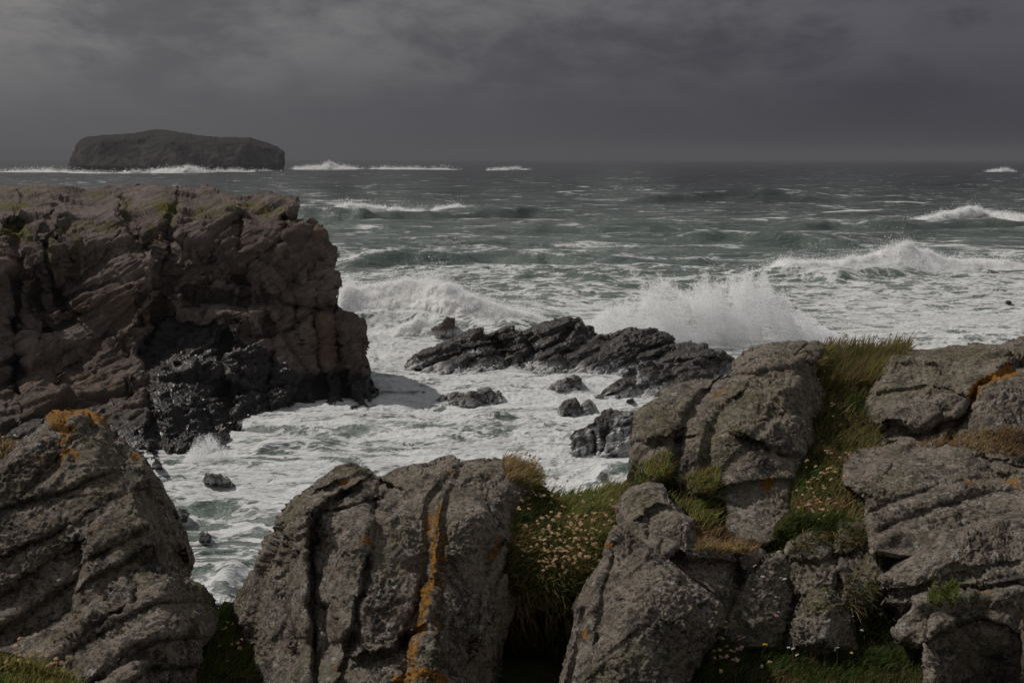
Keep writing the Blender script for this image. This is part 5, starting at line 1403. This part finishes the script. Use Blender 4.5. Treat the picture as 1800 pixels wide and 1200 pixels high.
def breaker(label, crest, front, backw, res, lump=.3, foam_back=0.0, green=0.3, seed=0, drops=0, size=.04, rag=.22, ragf=1.25):
    """crest: (px, py of the foot, height m)"""
    c = np.array(crest, float)
    g = at(c[:, 0], c[:, 1], water_D(c[:, 0], c[:, 1]))
    seg = np.concatenate([[0], np.cumsum(np.linalg.norm(np.diff(g[:, :2], axis=0), axis=1))])
    n = max(12, int(seg[-1] / res))
    s = np.linspace(0, seg[-1], n)
    cx, cy = np.interp(s, seg, g[:, 0]), np.interp(s, seg, g[:, 1])
    # soften the interpolated heights
    h = np.interp(s, seg, c[:, 2])
    k = np.hanning(max(5, n // 9) | 1)
    k /= k.sum()
    h = np.convolve(np.pad(h, len(k) // 2, mode='edge'), k, 'valid')[:n]
    u_ = np.linspace(0, 1, n)
    h = h * sstep(0, .10, u_) * sstep(0, .10, 1 - u_) * np.clip(1 + rag * fbm(np.column_stack([s / hmax_(h) / ragf, 0 * s, 0 * s + seed]), 1.0, 4, .6), .08, 3)
    t = np.concatenate([np.linspace(-front, 0, max(8, int(front / res))), np.linspace(0, backw, max(8, int(backw / (res * 1.6))))[1:]])
    S, Tt = np.meshgrid(np.arange(n), t)
    H = h[S]
    # front is a steep rolled face, back a long ramp
    fr = sstep(-front, -0.0, Tt) ** 0.6
    bk = (1 - np.clip(Tt / backw, 0, 1)) ** 1.7
    prof = np.where(Tt < 0, fr, bk)
    X = cx[S]
    Y = cy[S] + front + Tt
    Z = H * prof - 0.35
    P0 = np.column_stack([X.ravel(), Y.ravel(), Z.ravel() + seed * 11.0])
    hs = float(h.max())
    warp = P0 + 0.25 * hs * np.column_stack([fbm(P0, .7 / hs, 2), fbm(P0 + 7, .7 / hs, 2), fbm(P0 + 13, .7 / hs, 2)])
    b1 = fbm(warp, 0.9 / hs, 3, .55, kind='billow')
    b2 = fbm(warp, 3.2 / hs, 4, .6, kind='billow')
    amt = np.clip(H.ravel() / hs, 0.1, 1) * sstep(0, .35, prof.ravel())
    N = np.column_stack([0.25 * fbm(P0 + 3, 1.2 / hs, 2), -0.75 + 0 * X.ravel(), 0.65 + 0 * X.ravel()])
    lb = lump * hs * (1.0 * b1 + 0.28 * b2) * amt
    V = P0 + N * lb[:, None]
    V[:, 2] -= seed * 11.0
    gr = green * sstep(0.15, 0.5, fbm(P0, (.5, .5, .8), 3) + 0.4 * (1 - prof.ravel())) * (prof.ravel() < .97)
    gr = np.maximum(gr, foam_back * (Tt.ravel() > 0.12 * backw))
    nt_ = n
    j, i = np.meshgrid(np.arange(len(t) - 1), np.arange(n - 1), indexing='ij')
    b = (j * nt_ + i).ravel()
    quads = np.column_stack([b, b + 1, b + nt_ + 1, b + nt_])
    V2, extra, n0 = close_back(V, quads, 0.3, shrink=(1.0, .9, .5), dvec=np.array([0, 0, -1.0]))
    o = link_mesh('breaking_wave', V2, [quads] + extra, M['white'], {'green': np.concatenate([gr, np.zeros(len(V2) - len(V))])})
    tag(o, label, 'breaking wave')
    if drops:
        g_ = np.random.default_rng(500 + seed)
        wgt = (H * np.clip(prof, 0, 1) ** 1.5).ravel()
        k = g_.choice(len(V), drops, p=wgt / wgt.sum())
        e_ = g_.exponential(1.0, drops)[:, None] * hs * .075
        cl = 0.4 + 1.2 * sstep(-.1, .4, fbm(P0[k], 1.1 / hs, 3))[:, None]
        off = g_.normal(0, .5, (drops, 3)) + np.array([0.25, -0.25, 0.9])
        Pd = V[k] + off * e_ * cl + g_.normal(0, res, (drops, 3))
        droplets('droplets', Pd, size, g_, parent=o)
    return o


breaker('big white breaker rolling in between the cliff and the reef', [(560, 566, 2.6), (600, 563, 3.4), (640, 560, 3.1), (690, 562, 3.5), (740, 566, 4.1), (780, 574, 3.9), (830, 576, 2.8), (880, 578, 1.9), (940, 575, 1.1), (985, 572, .3)], 3.2, 11, .085, lump=.30, green=.45, drops=150000, size=.045, seed=1, foam_back=.25)
breaker('small foaming roller tumbling below the big left breaker', [(680, 594, .2), (705, 590, 1.0), (735, 588, 1.5), (765, 590, 1.0), (785, 592, .2)], 1.5, 4, .07, lump=.35, green=.3, drops=22500, size=.035, seed=2)
breaker('long white breaker peaking over a sunken rock on the right', [(1335, 486, .4), (1365, 490, 2.2), (1400, 496, 2.4), (1450, 494, 2.3), (1500, 492, 2.6), (1550, 488, 2.9), (1590, 488, 4.4), (1625, 484, 3.6), (1660, 478, 2.2), (1700, 474, 1.3), (1800, 470, 1.0), (1850, 470, .4)], 3.4, 13, .13, lump=.30, green=.3, drops=112500, size=.06, seed=3, foam_back=.3)
breaker('far crest breaking white beyond the cliff edge', [(490, 381, .6), (540, 381, 1.4), (575, 381, 1.8), (605, 382, 3.0), (640, 382, 3.2), (670, 381, 2.4), (700, 379, 1.5), (760, 376, .8)], 3.5, 16, .3, lump=.26, green=.08, drops=30000, size=.14, rag=.9, ragf=3, seed=4, foam_back=.9)
breaker('far short white crest in the middle of the bay', [(745, 377, .5), (770, 378, 2.2), (800, 378, 2.4), (830, 377, 1.7), (880, 375, .6)], 3.2, 14, .3, lump=.26, green=.2, drops=17500, size=.14, rag=.9, ragf=3, seed=5, foam_back=.9)
breaker('far white crest at the right edge of the bay', [(1600, 392, .4), (1640, 391, 1.4), (1680, 388, 2.0), (1710, 385, 2.9), (1735, 384, 2.2), (1780, 386, 1.7), (1850, 388, 1.2)], 3.5, 16, .3, lump=.26, green=.2, drops=25000, size=.14, rag=.9, ragf=3, seed=6, foam_back=.6)
breaker('white surf breaking along the foot of the island', [(-80, 304, 1), (0, 304, 2), (60, 304, 3.2), (110, 305, 1.8), (160, 306, 1.2), (220, 306, 2.2), (260, 305, 2), (295, 305, 7), (320, 305, 4.5), (360, 304.5, 3.5), (440, 303, 1.5), (500, 302, .5)], 26, 40, 1.5, lump=.4, green=.6, drops=9450, size=.55, rag=1.6, ragf=4, seed=7)  # green raised from here on: cloud shadow painted into the far surf
breaker('tall distant surf breaking on a shoal right of the island', [(505, 298, 1), (530, 299, 3), (560, 299, 5.5), (590, 299, 7), (610, 299, 2.6), (680, 299, 2.4), (740, 299, 3), (780, 299, 1.6), (830, 299, .5)], 26, 45, 1.5, lump=.4, green=.6, drops=8100, size=.55, rag=1.6, ragf=4, seed=8)
breaker('distant white crest standing alone far out in the bay', [(850, 300, 1), (880, 299.5, 2.5), (895, 299.5, 3.6), (915, 299, 2), (940, 299, 1)], 12, 36, 1.3, lump=.25, green=.6, drops=2700, size=.5, rag=1.6, ragf=4, seed=9)
breaker('small far white crest near the right end of the horizon', [(1738, 303, .6), (1755, 302.5, 2), (1775, 302, 3.5), (1785, 302, 2), (1800, 302, .6)], 10, 30, 1.2, lump=.25, green=.6, drops=1687, size=.5, rag=1.6, ragf=4, seed=10)

# dark unbroken swells with streaky backs
# ---------------------------------------------------------------- spray: real droplets
def spray(label, cols, D, spread, n, size, seed=0, wisps=1.0, fall=1.0, name='spray_burst'):
    """cols: (px, top py, foot py, weight)"""
    g = np.random.default_rng(100 + seed)
    c = np.array(cols, float)
    m = n * 4
    w = np.interp(np.linspace(c[0, 0], c[-1, 0], 400), c[:, 0], c[:, 3])
    cdf = np.cumsum(w)
    cdf /= cdf[-1]
    px = np.interp(g.random(m), cdf, np.linspace(c[0, 0], c[-1, 0], 400))
    top, foot = np.interp(px, c[:, 0], c[:, 1]), np.interp(px, c[:, 0], c[:, 2])
    jet = fbm(np.column_stack([px / 26.0, np.full(m, seed * 5.1), np.zeros(m)]), 1.0, 4, .65)
    top = top + (foot - top) * np.clip(-0.28 * jet * wisps, -.10, .28)
    t = g.random(m) ** (1.25 * fall)
    dd = g.normal(0, 1, m) * spread
    q = np.column_stack([px / 22.0, t * 2.2 + px / 90.0, dd / spread * .35 + seed * 3.7])
    edge = fbm(q * np.array([1.3, 0.6, 1]), 1.0, 4, .6)
    t2 = t * (1 + 0.45 * wisps * edge)
    cloud = fbm(np.column_stack([px / 30.0, t * 2.4, dd / spread * .6 + 40 + seed]), 1.0, 4, .6)
    keep = g.random(m) < np.clip(0.55 + 1.7 * wisps * cloud - 0.22 * t, 0.02, 1)
    px, t2, dd, foot, top = px[keep][:n], t2[keep][:n], dd[keep][:n], foot[keep][:n], top[keep][:n]
    k = len(px)
    py = foot + (top - foot) * t2
    rx, _ = slopes(px, foot)
    y = D + dd
    # heights are measured at the plume's own distance
    P0 = at(px, py, D)
    P0[:, 1] += dd
    P0[:, 2] = np.maximum(P0[:, 2], -0.1)
    o = droplets(name, P0, size, g)
    tag(o, label, 'sea spray')
    return o


spray('huge white burst of spray exploding behind the reef', [(1030, 578, 588, .15), (1050, 552, 590, .5), (1085, 535, 592, .7), (1120, 528, 596, .8), (1130, 500, 600, 1.0), (1160, 497, 605, 1.1), (1210, 502, 608, 1.2), (1260, 497, 608, 1.3), (1310, 487, 608, 1.3), (1345, 486, 608, 1.2), (1365, 510, 606, .9), (1400, 540, 604, .7), (1440, 570, 602, .4), (1480, 590, 602, .1)],
      104, 1.5, 420000, .040, seed=1, fall=.75)
spray('soft mist blowing off the big left breaker', [(586, 496, 560, .8), (620, 492, 560, 1.0), (650, 505, 560, .8), (690, 520, 562, .7), (730, 492, 560, .9), (770, 488, 560, 1.0), (810, 505, 565, .6), (850, 530, 570, .4), (880, 550, 572, .2)], 122, 1.4, 108800, .038, seed=2, fall=1.0, wisps=1.2)
spray('white foam splash leaping at the rocks under the wet cliff', [(316, 822, 834, .4), (330, 790, 834, .9), (345, 776, 832, 1.2), (365, 772, 830, 1.2), (390, 785, 828, 1.0), (415, 808, 826, .5), (440, 822, 830, .1)], 62.5, .55, 83200, .019, seed=3, wisps=1.0)
spray('thrown spray hanging over the right hand breaker', [(1340, 470, 490, .4), (1380, 452, 492, .8), (1420, 455, 492, .7), (1500, 462, 490, .7), (1550, 452, 488, .9), (1575, 436, 488, 1.2), (1600, 436, 486, 1.2), (1630, 450, 484, .9), (1670, 462, 480, .5), (1720, 470, 478, .2)], 162, 2.0, 96000, .052, seed=4, wisps=1.2)
spray('spray and falling water around the blocky black rock', [(960, 790, 812, .5), (985, 772, 815, .9), (1010, 770, 815, .8), (1040, 775, 812, .7), (1070, 752, 812, 1.0), (1090, 745, 812, 1.1), (1110, 748, 812, 1.0), (1125, 760, 812, .7)], 67.2, .45, 64000, .018, seed=5, wisps=1.4)
spray('low foam mist in the churned water below the reef', [(900, 740, 770, .2), (925, 722, 775, .6), (960, 715, 772, .8), (985, 725, 770, .7), (1020, 730, 765, .3)], 75, .9, 38400, .02, seed=6, wisps=1.4)
spray('small splash licking the foot of the cliff', [(495, 752, 764, .3), (505, 735, 762, .8), (515, 722, 758, 1.0), (530, 735, 755, .7), (560, 742, 752, .3), (600, 728, 745, .2), (640, 715, 728, .2)], 72.6, .4, 28800, .02, seed=7, wisps=1.4)
spray('thin spray flicked up where the low cliff foot meets the water', [(410, 752, 770, .3), (430, 742, 768, .7), (455, 738, 766, .9), (480, 744, 764, .5), (500, 750, 762, .2)], 70.8, .3, 11200, .02, seed=8, wisps=1.6)
spray('foam tossed over the low flat rock', [(760, 705, 722, .3), (800, 694, 722, .8), (830, 700, 722, .8), (850, 696, 730, .8), (880, 715, 742, .5)], 79, .6, 22400, .021, seed=9, wisps=1.5)
# ---------------------------------------------------------------- sky, sun, haze, camera
SUN_AZ, SUN_EL = R(-65), R(50)          # bearing from straight ahead (left is negative), height
sc = bpy.context.scene
world = bpy.data.worlds.new('World')
sc.world = world
world.use_nodes = True
wt = world.node_tree
wt.nodes.clear()


class WN(NT):
    def __init__(s, t):
        s.t = t


w = WN(wt)
out = wt.nodes.new('ShaderNodeOutputWorld')
sky = w.n('ShaderNodeTexSky')
sky.sky_type = 'NISHITA'
sky.sun_disc = False
sky.sun_elevation = SUN_EL
sky.sun_rotation = SUN_AZ % (2 * math.pi)
bg1 = w.n('ShaderNodeBackground', {'Color': sky.outputs[0], 'Strength': 0.08})
g = w.n('ShaderNodeTexCoord').outputs['Generated']
mp = w.mapping(g, (1.0, 1.0, 2.4))
n1 = w.noise(mp, 4.2, 7, 0.6, 0.3)
n2 = w.noise(mp, 11.0, 6, 0.62, 0.3)
n = w.math('ADD', w.math('MULTIPLY', n1, 0.65), w.math('MULTIPLY', n2, 0.35))
# the cloud thins towards the sun (left) and is a heavy squall to the right
sdir = (math.sin(R(-70)), math.cos(R(-70)), 0.35)
dot = w.n('ShaderNodeVectorMath', {0: g, 1: sdir}, operation='DOT_PRODUCT').outputs['Value']
z = w.n('ShaderNodeSeparateXYZ', {0: g}).outputs[2]
lit = w.ss(dot, 0.0, 0.9)
dark = w.mix(lit, (0.076, 0.074, 0.091), (0.198, 0.194, 0.206))
lite = w.mix(lit, (0.140, 0.137, 0.160), (0.375, 0.365, 0.355))
# structure only shows well above the horizon; rain smooths it below
stru = w.math('MULTIPLY', w.ss(n, 0.42, 0.58), w.ss(z, 0.015, 0.11))
col = w.mix(stru, dark, lite)
# the cover is bright and broken overhead and behind
y = w.n('ShaderNodeSeparateXYZ', {0: g}).outputs[1]
back = w.math('MAXIMUM', w.ss(z, 0.28, 0.70), w.math('MULTIPLY', w.ss(y, 0.35, -0.4), w.ss(z, -0.05, 0.2)))
col = w.mix(back, col, w.mix(w.ss(n, 0.4, 0.6), (0.30, 0.30, 0.31), (0.46, 0.45, 0.44)))
bg2 = w.n('ShaderNodeBackground', {'Color': col, 'Strength': 1.0})
# blue sky shows through the gaps
gap = w.math('MULTIPLY', w.ss(n1, 0.50, 0.62), back)
mx = w.n('ShaderNodeMixShader', {0: gap, 1: bg2.outputs[0], 2: bg1.outputs[0]})
wt.links.new(mx.outputs[0], out.inputs[0])

sun = bpy.data.lights.new('sun', 'SUN')
sun.energy = 3.6
sun.angle = R(0.6)
sun.color = (1.0, 0.95, 0.89)
so = bpy.data.objects.new('sun', sun)
C.objects.link(so)
d = Vector((math.sin(SUN_AZ) * math.cos(SUN_EL), math.cos(SUN_AZ) * math.cos(SUN_EL), math.sin(SUN_EL)))
so.rotation_euler = d.to_track_quat('Z', 'Y').to_euler()
so.location = d * 300

HAZE = 0.00018
if HAZE:
    m = NT('sea_haze')
    v = m.n('ShaderNodeVolumePrincipled', {'Color': (0.33, 0.33, 0.35, 1), 'Density': HAZE, 'Anisotropy': 0.0})
    m.t.links.new(v.outputs[0], m.out.inputs['Volume'])
    X0, X1, Y0, Y1, Z0, Z1 = -9600, 9600, -9600, 9600, -7.0, 66.0
    Vb = np.array([(x, y, zz) for zz in (Z0, Z1) for y in (Y0, Y1) for x in (X0, X1)], f32)
    Fb = np.array([(0, 2, 3, 1), (4, 5, 7, 6), (0, 1, 5, 4), (2, 6, 7, 3), (0, 4, 6, 2), (1, 3, 7, 5)])
    h = link_mesh('haze', Vb, [Fb], m.mat, smooth=False)
    tag(h, 'thin salt haze over the sea', 'haze', kind='stuff')

cam = bpy.data.cameras.new('camera')
cam.lens = 45
cam.sensor_width = 36
cam.clip_start = 0.1
cam.clip_end = 30000
co = bpy.data.objects.new('camera', cam)
C.objects.link(co)
co.location = (0, 0, CAMZ)
co.rotation_euler = (math.pi / 2 - PITCH, 0, 0)
sc.camera = co
sc.view_settings.view_transform = 'Standard'
sc.view_settings.look = 'None'
sc.view_settings.exposure = -0.6
sc.view_settings.gamma = 1
sc.view_settings.use_curve_mapping = False
sc.render.engine = 'CYCLES'
sc.cycles.use_denoising = True
sc.cycles.volume_bounces = 0
sc.cycles.max_bounces = 6
sc.cycles.diffuse_bounces = 3
sc.cycles.glossy_bounces = 2
sc.cycles.transparent_max_bounces = 4
